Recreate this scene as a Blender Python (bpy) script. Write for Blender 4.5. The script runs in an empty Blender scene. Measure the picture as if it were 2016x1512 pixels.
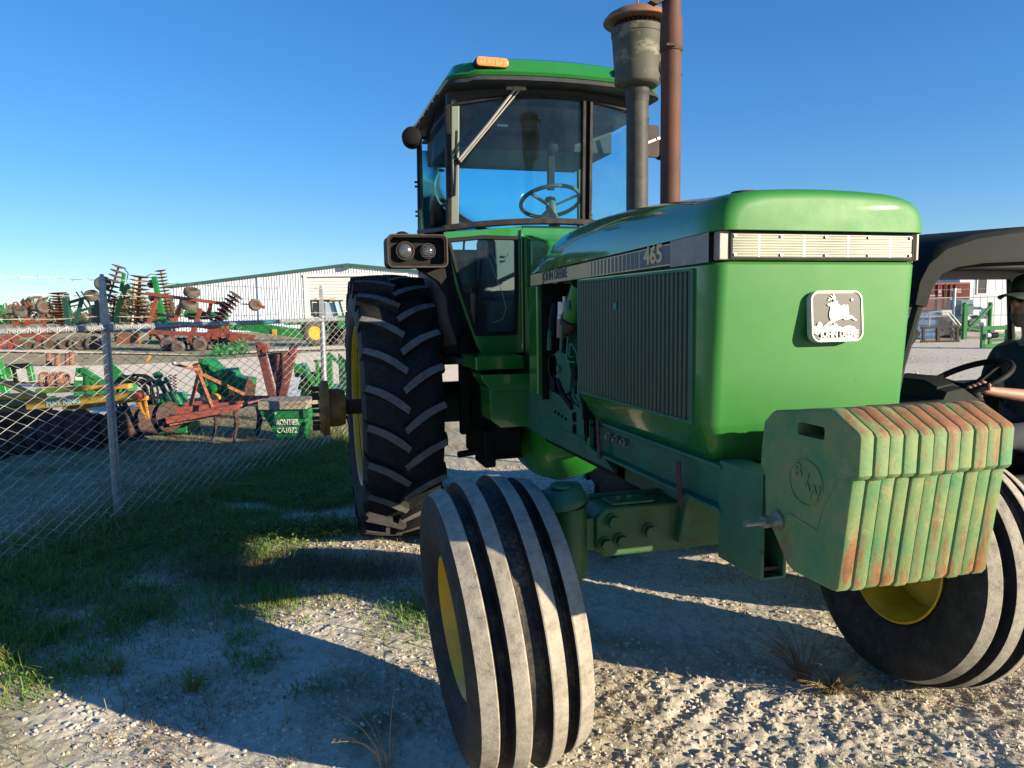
import bpy, bmesh, math, random
import numpy as np
from mathutils import Vector, Matrix
random.seed(7); RNG = np.random.default_rng(7)
R = math.radians
sc = bpy.context.scene
COL = sc.collection
# ---------------------------------------------------------------- camera
cam_d = bpy.data.cameras.new("camera"); cam = bpy.data.objects.new("camera", cam_d); COL.objects.link(cam)
CP = np.array([-1.4972, -2.3274, 1.5034]); YAW, PITCH, ROLL = 0.2795, 0.10044, -0.0143
_f = np.array([math.sin(YAW)*math.cos(PITCH), math.cos(YAW)*math.cos(PITCH), -math.sin(PITCH)])
_r = np.array([math.cos(YAW), -math.sin(YAW), 0.0]); _u = np.cross(_r, _f)
_r2 = _r*math.cos(ROLL)+_u*math.sin(ROLL); _u2 = np.cross(_r2, _f)
cam.matrix_world = Matrix(((_r2[0], _u2[0], -_f[0], CP[0]), (_r2[1], _u2[1], -_f[1], CP[1]), (_r2[2], _u2[2], -_f[2], CP[2]), (0, 0, 0, 1)))
cam_d.sensor_width = 36.0; cam_d.lens = 1480.8/2016*36.0; cam_d.clip_start = 0.05; cam_d.clip_end = 3000
sc.camera = cam
# ---------------------------------------------------------------- light
SUN_AZ = math.atan2(0.728, -0.686)         # clockwise from +Y
SUN_EL = R(15.0)
w = bpy.data.worlds.new("World"); sc.world = w; w.use_nodes = True
nt = w.node_tree; nt.nodes.clear()
sky = nt.nodes.new('ShaderNodeTexSky'); sky.sky_type = 'NISHITA'; sky.sun_disc = False
sky.sun_elevation = SUN_EL; sky.sun_rotation = SUN_AZ; sky.altitude = 200; sky.air_density = 1.0; sky.dust_density = 0.0; sky.ozone_density = 6.0
bg = nt.nodes.new('ShaderNodeBackground'); bg.inputs[1].default_value = 0.107
ow = nt.nodes.new('ShaderNodeOutputWorld')
hsv = nt.nodes.new('ShaderNodeHueSaturation'); hsv.inputs['Saturation'].default_value = 1.2; hsv.inputs['Hue'].default_value = .507; gm = nt.nodes.new('ShaderNodeGamma'); gm.inputs[1].default_value = .8; nt.links.new(sky.outputs[0], gm.inputs[0]); nt.links.new(gm.outputs[0], hsv.inputs['Color']); nt.links.new(hsv.outputs[0], bg.inputs[0]); nt.links.new(bg.outputs[0], ow.inputs[0])
sun_d = bpy.data.lights.new("sun", 'SUN'); sun_d.energy = 5.0; sun_d.angle = R(0.5); sun_d.color = (1.0, 0.84, 0.61)
sun = bpy.data.objects.new("sun", sun_d); COL.objects.link(sun)
to_sun = Vector((math.sin(SUN_AZ)*math.cos(SUN_EL), math.cos(SUN_AZ)*math.cos(SUN_EL), math.sin(SUN_EL)))
sun.rotation_euler = to_sun.to_track_quat('Z', 'Y').to_euler()
sc.view_settings.view_transform = 'Standard'; sc.view_settings.look = 'None'; sc.view_settings.gamma = 1; sc.view_settings.exposure = 1.25
sc.view_settings.use_curve_mapping = False
sc.cycles.max_bounces = 8; sc.cycles.transparent_max_bounces = 24; sc.cycles.glossy_bounces = 4; sc.cycles.diffuse_bounces = 3
sc.cycles.use_denoising = True
# ---------------------------------------------------------------- tagging
def tag(o, label=None, cat=None, group=None, kind=None):
    if label: o['label'] = label
    if cat: o['category'] = cat
    if group: o['group'] = group
    if kind: o['kind'] = kind
    return o
WM = {}                                    # world matrices by object name
def place(o, parent=None, world=None):
    COL.objects.link(o)
    if world is not None: o.matrix_basis = world
    if parent is not None:
        o.parent = parent; o.matrix_parent_inverse = WM[parent.name].inverted()
    WM[o.name] = world.copy() if world is not None else Matrix.Identity(4)
    return o
def empty(name, loc=(0, 0, 0), rz=0.0, parent=None, **k):
    o = bpy.data.objects.new(name, None); o.empty_display_size = 0.1
    place(o, parent, Matrix.Translation(loc) @ Matrix.Rotation(rz, 4, 'Z'))
    return tag(o, **k)
def kids(o): return [c for c in bpy.data.objects if c.parent == o]
def copy_tree(o, parent=None):
    c = o.copy(); COL.objects.link(c); c.parent = parent; WM[c.name] = WM[o.name].copy()
    for ch in kids(o): copy_tree(ch, c)
    return c
# ---------------------------------------------------------------- mesh builder
class MB:
    def __init__(s): s.v = []; s.f = []; s.m = []; s.cm = 0; s.X = None
    def add(s, vs, fs):
        b = len(s.v)
        for p in vs:
            p = Vector(p)
            if s.X is not None: p = s.X @ p
            s.v.append(tuple(p))
        for f in fs: s.f.append(tuple(i+b for i in f)); s.m.append(s.cm)
        return s
    def box(s, x0, x1, y0, y1, z0, z1):
        vs = [(x, y, z) for z in (z0, z1) for y in (y0, y1) for x in (x0, x1)]
        return s.add(vs, [(0, 2, 3, 1), (4, 5, 7, 6), (0, 1, 5, 4), (2, 6, 7, 3), (0, 4, 6, 2), (1, 3, 7, 5)])
    def beam(s, p, q, w, h=None, up=(0, 0, 1)):
        h = h or w; p = Vector(p); q = Vector(q); d = (q-p).normalized(); up = Vector(up)
        if abs(d.dot(up)) > .98: up = Vector((0, 1, 0)) if abs(d.y) < .9 else Vector((1, 0, 0))
        a = d.cross(up).normalized()*w/2; b = a.normalized().cross(d).normalized()*h/2
        vs = [p-a-b, p+a-b, p+a+b, p-a+b, q-a-b, q+a-b, q+a+b, q-a+b]
        return s.add(vs, [(0, 3, 2, 1), (4, 5, 6, 7), (0, 1, 5, 4), (1, 2, 6, 5), (2, 3, 7, 6), (3, 0, 4, 7)])
    def frame(s, d):
        d = Vector(d).normalized(); a = d.cross(Vector((0, 0, 1)) if abs(d.z) < .9 else Vector((1, 0, 0))).normalized()
        return d, a, d.cross(a)
    def lathe(s, prof, o=(0, 0, 0), d=(0, 0, 1), n=24, close=False, jit=None):
        d, a, b = s.frame(d); o = Vector(o); vs = []; fs = []
        for (t, r) in prof:
            for k in range(n):
                th = 2*math.pi*k/n; vs.append(o+d*t+(a*math.cos(th)+b*math.sin(th))*max(r, 1e-5))
        m = len(prof)
        for i in range(m if close else m-1):
            j = (i+1) % m
            for k in range(n): fs.append((i*n+k, i*n+(k+1) % n, j*n+(k+1) % n, j*n+k))
        if not close:
            fs.append(tuple(range(n))[::-1]); fs.append(tuple((m-1)*n+k for k in range(n)))
        return s.add(vs, fs)
    def cyl(s, p, q, r, r2=None, n=16):
        p = Vector(p); q = Vector(q); L = (q-p).length
        return s.lathe([(0, r), (L, r if r2 is None else r2)], p, q-p, n)
    def tube(s, pts, r, n=8):
        P = [Vector(p) for p in pts]; vs = []; fs = []; pa = None
        for i, p in enumerate(P):
            t = (P[min(i+1, len(P)-1)]-P[max(i-1, 0)]).normalized()
            if pa is None: _, a, _ = s.frame(t)
            else: a = (pa-t*pa.dot(t)).normalized()
            pa = a; b = t.cross(a); rr = r[i] if hasattr(r, '__len__') else r
            for k in range(n):
                th = 2*math.pi*k/n; vs.append(p+(a*math.cos(th)+b*math.sin(th))*rr)
        for i in range(len(P)-1):
            for k in range(n): fs.append((i*n+k, i*n+(k+1) % n, (i+1)*n+(k+1) % n, (i+1)*n+k))
        fs.append(tuple(range(n))[::-1]); fs.append(tuple((len(P)-1)*n+k for k in range(n)))
        return s.add(vs, fs)
    def prism(s, poly, ax, a0, a1):
        """poly: 2-D points in the two other axes (in xyz order)"""
        def mk(p, a): return {'x': (a, p[0], p[1]), 'y': (p[0], a, p[1]), 'z': (p[0], p[1], a)}[ax]
        n = len(poly); vs = [mk(p, a0) for p in poly]+[mk(p, a1) for p in poly]
        fs = [tuple(range(n))[::-1], tuple(range(n, 2*n))]+[(i, (i+1) % n, n+(i+1) % n, n+i) for i in range(n)]
        return s.add(vs, fs)
    def ring(s, outer, inner, ax, a0, a1):
        """frame between two outlines with the same number of points"""
        def mk(p, a): return {'x': (a, p[0], p[1]), 'y': (p[0], a, p[1]), 'z': (p[0], p[1], a)}[ax]
        n = len(outer); vs = [mk(p, a) for a in (a0, a1) for q in (outer, inner) for p in q]; fs = []
        for i in range(n):
            j = (i+1) % n
            fs += [(i, j, n+j, n+i), (2*n+i, 3*n+i, 3*n+j, 2*n+j), (i, 2*n+i, 2*n+j, j), (n+i, n+j, 3*n+j, 3*n+i)]
        return s.add(vs, fs)
    def loft(s, rings, closed=True, cap=True):
        n = len(rings[0]); vs = [p for r in rings for p in r]; fs = []
        for i in range(len(rings)-1):
            for k in range(n if closed else n-1):
                fs.append((i*n+k, i*n+(k+1) % n, (i+1)*n+(k+1) % n, (i+1)*n+k))
        if cap and closed: fs.append(tuple(range(n))[::-1]); fs.append(tuple((len(rings)-1)*n+k for k in range(n)))
        return s.add(vs, fs)
    def ico(s, c, r, sub=1, sq=(1, 1, 1), jit=0.0, rnd=random):
        bm = bmesh.new(); bmesh.ops.create_icosphere(bm, subdivisions=sub, radius=1)
        vs = [(c[0]+v.co.x*r*sq[0]*(1+rnd.uniform(-jit, jit)), c[1]+v.co.y*r*sq[1]*(1+rnd.uniform(-jit, jit)), c[2]+v.co.z*r*sq[2]*(1+rnd.uniform(-jit, jit))) for v in bm.verts]
        fs = [tuple(v.index for v in f.verts) for f in bm.faces]; bm.free()
        return s.add(vs, fs)
    def build(s, name, mats, parent=None, bevel=0, seg=2, ang=35, world=None, fix=True, solid=0, sub=0, **k):
        me = bpy.data.meshes.new(name); me.from_pydata(s.v, [], s.f)
        if not isinstance(mats, (list, tuple)): mats = [mats]
        for m in mats: me.materials.append(m)
        if any(s.m): me.polygons.foreach_set('material_index', s.m)
        if fix:
            bm = bmesh.new(); bm.from_mesh(me); bmesh.ops.recalc_face_normals(bm, faces=bm.faces); bm.to_mesh(me); bm.free()
        me.polygons.foreach_set('use_smooth', [True]*len(me.polygons)); me.set_sharp_from_angle(angle=R(ang)); me.update()
        o = bpy.data.objects.new(name, me); place(o, parent, world)
        if solid:
            md = o.modifiers.new('s', 'SOLIDIFY'); md.thickness = solid; md.offset = 0
        if sub:
            md = o.modifiers.new('u', 'SUBSURF'); md.levels = sub; md.render_levels = sub
        if bevel:
            md = o.modifiers.new('b', 'BEVEL'); md.width = bevel; md.segments = seg; md.limit_method = 'ANGLE'; md.angle_limit = R(40); md.harden_normals = True
        return tag(o, **k)
def rrect(x0, x1, y0, y1, r, n=5):
    out = []
    for (cx, cy, a0) in ((x1-r, y1-r, 0), (x0+r, y1-r, 90), (x0+r, y0+r, 180), (x1-r, y0+r, 270)):
        for i in range(n+1):
            a = R(a0+90*i/n); out.append((cx+r*math.cos(a), cy+r*math.sin(a)))
    return out
def loose(o, name=None):
    """split a built mesh into one object per connected piece (same parent and material)"""
    me = o.data; n = len(me.vertices); par = np.arange(n); ed = np.array([e.vertices[:] for e in me.edges])
    while True:
        a = par[ed]; m = a.min(1); new = par.copy(); np.minimum.at(new, ed[:, 0], m); np.minimum.at(new, ed[:, 1], m); new = new[new]
        if (new == par).all(): break
        par = new
    roots = sorted(set(par.tolist()))
    if len(roots) < 2: return [o]
    out = []; co = [v.co[:] for v in me.vertices]; polys = [(tuple(p.vertices), p.material_index) for p in me.polygons]
    for r_ in roots:
        idx = {int(i): k for k, i in enumerate(np.where(par == r_)[0])}; mb = MB(); mb.v = [co[i] for i in idx]; mb.f = []; mb.m = []
        for f, mi in polys:
            if f[0] in idx: mb.f.append(tuple(idx[i] for i in f)); mb.m.append(mi)
        q = mb.build(name or o.name.split('.')[0], list(me.materials), None, fix=False); q.parent = o.parent; q.matrix_parent_inverse = o.matrix_parent_inverse.copy(); q.matrix_basis = o.matrix_basis.copy(); WM[q.name] = WM[o.name].copy()
        for md in o.modifiers:
            if md.type == 'BEVEL': m2 = q.modifiers.new('b', 'BEVEL'); m2.width = md.width; m2.segments = md.segments; m2.limit_method = 'ANGLE'; m2.angle_limit = R(40); m2.harden_normals = True
        out.append(q)
    bpy.data.objects.remove(o); return out
def text(name, body, size, mat, world, parent=None, ext=0.002, sx=1.0, bold=0.0, **k):
    c = bpy.data.curves.new(name, 'FONT'); c.body = body; c.size = size; c.extrude = ext; c.offset = bold
    c.align_x = 'CENTER'; c.align_y = 'CENTER'; c.resolution_u = 4
    t = bpy.data.objects.new('tmp', c); COL.objects.link(t); dg = bpy.context.evaluated_depsgraph_get()
    me = bpy.data.meshes.new_from_object(t.evaluated_get(dg)); bpy.data.objects.remove(t)
    me.transform(Matrix.Diagonal((sx, 1, 1, 1))); me.materials.clear(); me.materials.append(mat); me.name = name
    o = bpy.data.objects.new(name, me); place(o, parent, world); return tag(o, **k)
def basis(o, ex, ey):
    ex = Vector(ex).normalized(); ez = ex.cross(Vector(ey)).normalized(); ey = ez.cross(ex)
    return Matrix(((ex.x, ey.x, ez.x, o[0]), (ex.y, ey.y, ez.y, o[1]), (ex.z, ey.z, ez.z, o[2]), (0, 0, 0, 1)))
# ---------------------------------------------------------------- materials
class NT:
    def __init__(s, name):
        s.m = bpy.data.materials.new(name); s.m.use_nodes = True; s.t = s.m.node_tree; s.t.nodes.clear()
        s.o = s.n('OutputMaterial'); s.p = s.n('BsdfPrincipled'); s.l(s.p, 0, s.o, 0); s.tc = s.n('TexCoord')
    def n(s, ty, **k):
        x = s.t.nodes.new('ShaderNode'+ty)
        for a, b in k.items(): setattr(x, a, b)
        return x
    def l(s, a, i, b, j): s.t.links.new(a.outputs[i], b.inputs[j])
    def noise(s, scale, detail=4, rough=.6, dist=0.0, vec=None, stretch=None):
        x = s.n('TexNoise'); x.inputs['Scale'].default_value = scale; x.inputs['Detail'].default_value = detail
        x.inputs['Roughness'].default_value = rough; x.inputs['Distortion'].default_value = dist
        if stretch:
            mp = s.n('Mapping'); mp.inputs['Scale'].default_value = stretch; s.l(s.tc, 'Object', mp, 0); s.l(mp, 0, x, 0)
        else: s.l(vec or s.tc, 0 if vec else 'Object', x, 0)
        return x
    def ramp(s, src, a, b, ca=(0, 0, 0, 1), cb=(1, 1, 1, 1), out=0):
        x = s.n('ValToRGB'); x.color_ramp.elements[0].position = a; x.color_ramp.elements[1].position = b
        x.color_ramp.elements[0].color = ca; x.color_ramp.elements[1].color = cb; s.l(src, out, x, 0); return x
    def mix(s, fac, a, b, blend='MIX'):
        x = s.n('Mix'); x.data_type = 'RGBA'; x.blend_type = blend
        if isinstance(fac, (int, float)): x.inputs[0].default_value = fac
        else: s.l(fac, 0, x, 0)
        for i, c in ((6, a), (7, b)):
            if isinstance(c, tuple): x.inputs[i].default_value = (*c[:3], 1)
            else: s.l(c, 2 if c.bl_idname == 'ShaderNodeMix' else 0, x, i)
        return x
    def mul(s, a, b, op='MULTIPLY'):
        x = s.n('Math', operation=op)
        for i, c in ((0, a), (1, b)):
            if isinstance(c, (int, float)): x.inputs[i].default_value = c
            else: s.l(c, 0, x, i)
        return x
    def base(s, c):
        if isinstance(c, tuple): s.p.inputs['Base Color'].default_value = (*c[:3], 1)
        else: s.l(c, 2 if c.bl_idname == 'ShaderNodeMix' else 0, s.p, 'Base Color')
    def set(s, **k):
        for a, b in k.items():
            a = a.replace('_', ' ')
            if isinstance(b, (int, float)): s.p.inputs[a].default_value = b
            else: s.l(b, 0, s.p, a)
    def bump(s, src, strength=.3, dist=.002, prev=None):
        x = s.n('Bump'); x.inputs['Strength'].default_value = strength; x.inputs['Distance'].default_value = dist
        s.l(src, 0, x, 'Height')
        if prev: s.l(prev, 0, x, 'Normal')
        s.l(x, 0, s.p, 'Normal'); return x
def mat(name, col, rough=.5, metal=0.0, var=None, vs=6, va=(.35, .7), bump=0, bs=60, coat=0, dust=None, dustamt=.5):
    k = NT(name); c = col
    if var is not None: c = k.mix(k.ramp(k.noise(vs, 6, .65), *va), col, var)
    if dust is not None:
        d = k.ramp(k.noise(13, 8, .7), .45, .8); dd = k.mul(d, dustamt); c = k.mix(dd, c, dust)
    k.base(c); k.set(Roughness=rough, Metallic=metal)
    if coat: k.set(Coat_Weight=coat, Coat_Roughness=.06)
    if bump: k.bump(k.noise(bs, 5, .6), bump)
    return k.m
M = {}
GREEN = (.013, .16, .022)
def green_paint():
    k = NT('green_paint')
    f1 = k.ramp(k.noise(2.2, 5, .6), .35, .75); c = k.mix(f1, (.013, .135, .020), (.022, .165, .030))
    oc = k.n('SeparateXYZ'); k.l(k.tc, 'Object', oc, 0); mr = k.n('MapRange'); mr.inputs[1].default_value = -.30; mr.inputs[2].default_value = -.41; mr.inputs[3].default_value = 0; mr.inputs[4].default_value = 1; k.l(oc, 1, mr, 0)   # the sun-faded nose
    fd = k.mul(k.mul(k.ramp(k.noise(4, 8, .7), .2, .8, (.35, .35, .35, 1), (1, 1, 1, 1)), mr), .8); c = k.mix(fd, c, (.019, .17, .017))
    sp = k.ramp(k.noise(38, 3, .5), .70, .76); c = k.mix(k.mul(sp, .45), c, (.02, .07, .02))
    st = k.ramp(k.noise(9, 6, .7, stretch=(1, 1, .18)), .52, .8); c = k.mix(k.mul(st, .12), c, (.10, .24, .08))
    ch = k.ramp(k.noise(75, 2, .5), .775, .79); c = k.mix(k.mul(ch, .7), c, (.02, .03, .02)); ch2 = k.ramp(k.noise(21, 7, .75), .72, .74); c = k.mix(k.mul(ch2, .7), c, (.10, .15, .07))
    k.base(c); rg = k.ramp(k.noise(5, 6, .7), .3, .8, (.13, .13, .13, 1), (.30, .30, .30, 1)); k.set(Roughness=k.mul(k.mul(mr, .38), rg, 'ADD'), Coat_Weight=k.mul(k.mul(mr, -.83), .85, 'ADD'), Coat_Roughness=.05)
    k.bump(k.noise(2.4, 2, .5), .12, .004); return k.m
M['green'] = green_paint()
def green_worn(name='worn_green', a=(.012, .115, .03), dirt=(.06, .062, .045), amt=.6, rust=True):
    k = NT(name); c = k.mix(k.ramp(k.noise(7, 8, .7), .35, .7), a, tuple(x*1.45 for x in a))
    c = k.mix(k.mul(k.ramp(k.noise(4.5, 8, .75, .4), .46, .68), amt), c, dirt)
    if rust: c = k.mix(k.ramp(k.noise(16, 8, .7), .66, .72), c, (.075, .028, .012))
    k.base(c); k.set(Roughness=k.ramp(k.noise(8, 5, .7), .3, .7, (.35, .35, .35, 1), (.7, .7, .7, 1))); k.bump(k.noise(70, 6, .7), .35, .003); return k.m
M['wgreen'] = green_worn()
M['dgreen'] = green_worn('dark_green', (.008, .06, .022), (.03, .03, .025), .7)
M['slat'] = mat('grille_green', (.022, .062, .03), .45, var=(.04, .075, .045), vs=4, dust=(.09, .09, .07), dustamt=.35)
M['mesh_dark'] = mat('grille_dark', (.006, .009, .007), .8)
M['black'] = mat('black_plastic', (.007, .008, .009), .45, var=(.014, .014, .014), vs=9, dust=(.05, .048, .045), dustamt=.2)
M['rubberseal'] = mat('rubber_seal', (.010, .010, .010), .5, var=(.040, .034, .032), vs=14)
M['visor'] = mat('dark_visor', (.03, .034, .038), .42, dust=(.12, .11, .1), dustamt=.3)
M['brownpl'] = mat('brown_panel', (.06, .045, .038), .4, var=(.035, .03, .028), vs=5, dust=(.14, .11, .09), dustamt=.3)
M['tan'] = mat('decal_tan', (.55, .42, .20), .45, var=(.46, .35, .17), vs=12, dust=(.30, .25, .15), dustamt=.4)
M['decalblk'] = mat('decal_dark', (.025, .04, .07), .4, dust=(.1, .1, .1), dustamt=.3)
M['silverplate'] = mat('weathered_silver', (.22, .20, .18), .5, .3, var=(.2, .16, .13), vs=11, dust=(.42, .4, .37), dustamt=.5)
M['cream'] = mat('raised_cream', (.62, .62, .52), .4, var=(.45, .45, .38), vs=20)
M['yellow'] = mat('yellow_rim', (.62, .40, .012), .38, var=(.5, .3, .01), vs=6, dust=(.12, .08, .03), dustamt=.35, bump=.15)
M['rustyellow'] = mat('rusty_yellow_hub', (.30, .17, .03), .7, var=(.16, .075, .03), vs=14, va=(.4, .62), bump=.5)
M['chrome'] = mat('zinc_bolt', (.5, .5, .5), .35, .9, var=(.3, .28, .26), vs=40)
M['galv'] = mat('galvanised', (.36, .38, .39), .48, .55, var=(.24, .26, .28), vs=18, bump=.2)
M['wire'] = mat('fence_wire', (.62, .63, .62), .6, .2, var=(.16, .15, .14), vs=9)
M['orange'] = mat('amber_lens', (.85, .22, .03), .2, coat=.5)
M['red'] = mat('red_knob', (.5, .05, .02), .35)
M['seat'] = mat('interior_grey', (.10, .12, .12), .7)
M['headliner'] = mat('headliner', (.045, .045, .05), .9)
M['column'] = mat('steering_grey', (.05, .09, .09), .5, dust=(.2, .2, .19), dustamt=.4)
M['white'] = mat('white_plastic', (.65, .65, .6), .4)
def rust(name, a=(.19, .06, .022), b=(.09, .03, .016), rough=.75, third=None, vs=7):
    k = NT(name); c = k.mix(k.ramp(k.noise(vs, 8, .7), .38, .68), a, b)
    if third: c = k.mix(k.mul(k.ramp(k.noise(11, 6, .7), .5, .72), .6), c, third)
    c = k.mix(k.mul(k.ramp(k.noise(90, 3, .6), .62, .7), .5), c, tuple(min(1, x*1.9) for x in a))
    k.base(c); k.set(Roughness=rough); k.bump(k.noise(120, 5, .7), .4, .002); return k.m
M['rust'] = rust('exhaust_rust', (.090, .030, .015), (.046, .020, .015), .75)
M['discrust'] = rust('disc_rust', (.20, .085, .045), (.085, .035, .024), .7)
M['darkrust'] = rust('dark_rust', (.07, .032, .02), (.03, .018, .014), .8)
M['redpaint'] = rust('faded_red_paint', (.23, .048, .026), (.16, .042, .027), .55, (.16, .05, .03), 5)
M['bgreen'] = mat('implement_green', (.012, .19, .035), .4, var=(.01, .11, .025), vs=3)
M['dkteal'] = mat('implement_dark_green', (.01, .06, .045), .45, var=(.01, .04, .03), vs=3)
M['byellow'] = mat('implement_yellow', (.62, .30, .02), .5, var=(.42, .2, .03), vs=7, dust=(.2, .1, .03), dustamt=.5)
def tin():
    k = NT('galvanised_tin'); c = k.mix(k.ramp(k.noise(7, 5, .6), .35, .7), (.085, .085, .07), (.05, .052, .045))
    c = k.mix(k.mul(k.ramp(k.noise(9, 7, .7, stretch=(1, 1, 1.8)), .52, .62), .8), c, (.20, .19, .14))
    k.base(c); k.set(Roughness=.65, Metallic=.0, Specular_IOR_Level=.25); k.bump(k.noise(30, 4, .6), .2); return k.m
M['tin'] = tin()
M['pipe'] = mat('intake_pipe', (.028, .032, .034), .6, .0, var=(.055, .055, .05), vs=9, bump=.25, dust=(.13, .125, .11), dustamt=.4); M['pipe'].node_tree.nodes['Principled BSDF'].inputs['Specular IOR Level'].default_value = .25
def rubber(name, dust, amt, a=.40, b=.72, fine=60):
    k = NT(name); n1 = k.ramp(k.noise(5, 8, .75), a, b); n2 = k.ramp(k.noise(fine, 6, .75), .35, .7)
    f = k.mul(k.mul(n1, n2), amt); c = k.mix(f, (.011, .012, .014), dust); k.base(c); k.set(Roughness=.7, Specular_IOR_Level=.3); k.bump(k.noise(110, 6, .75), .5, .003); return k.m
M['tyre'] = rubber('tyre_rubber', (.12, .105, .09), .5)
M['groove'] = rubber('tyre_groove', (.26, .20, .14), .9, .42, .66)
M['sidewall'] = rubber('tyre_sidewall', (.13, .12, .105), .55, .3, .8, 20)
def ribtop(name, c1, c2, dark):
    k = NT(name); c = k.mix(k.ramp(k.noise(24, 10, .8), .40, .60), c1, c2)
    c = k.mix(k.ramp(k.noise(48, 8, .85, .8), .57, .64), c, dark); c = k.mix(k.mul(k.ramp(k.noise(7, 4, .6), .5, .62), .35), c, tuple(x*1.35 for x in c1)); k.base(c); k.set(Roughness=.85); k.bump(k.noise(75, 8, .8), .9, .004); return k.m
M['ribtop'] = ribtop('dusty_rib', (.34, .31, .255), (.22, .20, .165), (.085, .075, .062))
M['lugtop'] = ribtop('dusty_lug', (.15, .145, .14), (.095, .09, .088), (.04, .04, .04))
def weight_mat():
    k = NT('rusty_weight'); n = k.noise(5.5, 8, .72, .3, stretch=(3.0, 1.2, .55)); gr = k.mix(k.ramp(k.noise(9, 6, .7), .35, .7), (.05, .19, .08), (.19, .22, .075))
    ru = k.mix(k.ramp(k.noise(22, 7, .7), .35, .7), (.25, .105, .04), (.13, .06, .028))
    sep = k.n('SeparateXYZ'); geo = k.n('NewGeometry'); k.l(geo, 'True Normal', sep, 0)
    # ledges that face up hold water and rust more (a property of the casting, not of the light)
    up = k.mul(sep, .13) ; up.inputs[0].default_value = 0; k.l(sep, 2, up, 0); side = k.n('Math', operation='ABSOLUTE'); k.l(sep, 0, side, 0); sm = k.mul(side, -.11)
    f = k.mul(k.mul(n, up, 'ADD'), sm, 'ADD'); oc = k.n('SeparateXYZ'); k.l(k.tc, 'Object', oc, 0); lo = k.n('MapRange'); lo.inputs[1].default_value = 1.02; lo.inputs[2].default_value = .78
    lo.inputs[3].default_value = 0; lo.inputs[4].default_value = .14; k.l(oc, 2, lo, 0); f = k.mul(f, lo, 'ADD')
    c = k.mix(k.ramp(f, .515, .62), gr, ru); c = k.mix(k.mul(k.ramp(k.noise(17, 7, .75), .55, .68), .55), c, (.30, .26, .12)); k.base(c); k.set(Roughness=.68); k.bump(k.noise(85, 6, .7), .55, .003); return k.m
M['weight'] = weight_mat()
M['beam'] = green_worn('axle_green', (.018, .085, .022), (.045, .05, .03), .6)
M['frame'] = green_worn('frame_green', (.014, .10, .05), (.055, .06, .05), .55)
def glass(name, col, alpha_mix, gloss=True):
    k = NT(name); k.t.nodes.remove(k.p); g = k.n('BsdfGlossy'); g.inputs[1].default_value = .01 ; t = k.n('BsdfTransparent'); t.inputs[0].default_value = (*col, 1)
    d = k.n('BsdfDiffuse'); d.inputs[0].default_value = (.5, .55, .55, 1)
    fr = k.n('LayerWeight'); fr.inputs[0].default_value = .26
    m1 = k.n('MixShader'); fa = k.mul(k.ramp(k.noise(7, 7, .75), .35, .9), alpha_mix); k.l(fa, 0, m1, 0); k.l(t, 0, m1, 1); k.l(d, 0, m1, 2)
    m2 = k.n('MixShader'); (k.l(fr, 'Fresnel', m2, 0) if gloss else None); m2.inputs[0].default_value = .03; k.l(m1, 0, m2, 1); k.l(g, 0, m2, 2); k.l(m2, 0, k.o, 0); return k.m
M['glass'] = glass('tinted_glass', (.80, .96, .98), .03)
M['rglass'] = glass('rear_tinted_glass', (.50, .92, 1.0), .0)
M['clear'] = glass('clear_glass', (.85, .92, .92), .05)
def lens():
    k = NT('ribbed_lens'); c = k.mix(k.ramp(k.noise(6, 5, .6), .35, .7), (.27, .27, .20), (.17, .17, .13)); k.base(c); k.set(Roughness=.35, Coat_Weight=.2)
    wv = k.n('TexWave', bands_direction='Z'); wv.inputs['Scale'].default_value = 42; k.l(k.tc, 'Object', wv, 0); k.bump(wv, .6, .002); return k.m
M['lens'] = lens()
M['lamplens'] = mat('headlamp_glass', (.10, .11, .12), .15, .5, coat=.6)
M['lampblack'] = mat('lamp_black', (.006, .006, .007), .8); M['lampblack'].node_tree.nodes['Principled BSDF'].inputs['Specular IOR Level'].default_value = .15
M['sideglass'] = glass('side_tinted_glass', (.80, .93, .97), .02, False)
for n_ in ('black', 'visor', 'rubberseal', 'brownpl', 'mesh_dark', 'tyre', 'headliner'): M[n_].node_tree.nodes['Principled BSDF'].inputs['Specular IOR Level'].default_value = .14; M[n_].node_tree.nodes['Principled BSDF'].inputs['Roughness'].default_value = .62
# ================================================================ green tractor
T = empty('tractor', (0, 1.4, 0), label='large green farm tractor with cast weights on its nose, nearest the camera', cat='tractor')
HW = .354
# ---- hood
def hood_ring(y, wd, zt, zb):
    h = zt-zb; half = [(-1, 0), (-.995, .24), (-.972, .46), (-.93, .64), (-.865, .78), (-.76, .88), (-.60, .945), (-.32, .985)]
    pts = [(wd*a, y, zb+h*b) for a, b in half]+[(0, y, zt)]+[(-wd*a, y, zb+h*b) for a, b in reversed(half)]
    return pts
def zband(y): return 1.712-.04*(y+.43)/1.72
hs = [(-.462, .300, 1.800), (-.458, .325, 1.816), (-.446, .344, 1.828), (-.425, .354, 1.835), (-.36, .3575, 1.840), (-.235, .3575, 1.846)]
mb = MB(); mb.loft([hood_ring(y, a, z, zband(y)) for y, a, z in hs]); mb.build('nose_cap', M['green'], T, ang=50)
hs = [(-.2325, .3565, 1.846), (0, .3565, 1.868), (.25, .3565, 1.884), (.5, .3565, 1.89), (.75, .3555, 1.885), (.95, .354, 1.868), (1.06, .352, 1.842), (1.15, .350, 1.80), (1.23, .348, 1.745), (1.29, .347, 1.69)]
mb = MB(); mb.loft([hood_ring(y, a, z, zband(y)) for y, a, z in hs]); mb.build('hood', M['green'], T, ang=50)
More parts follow.
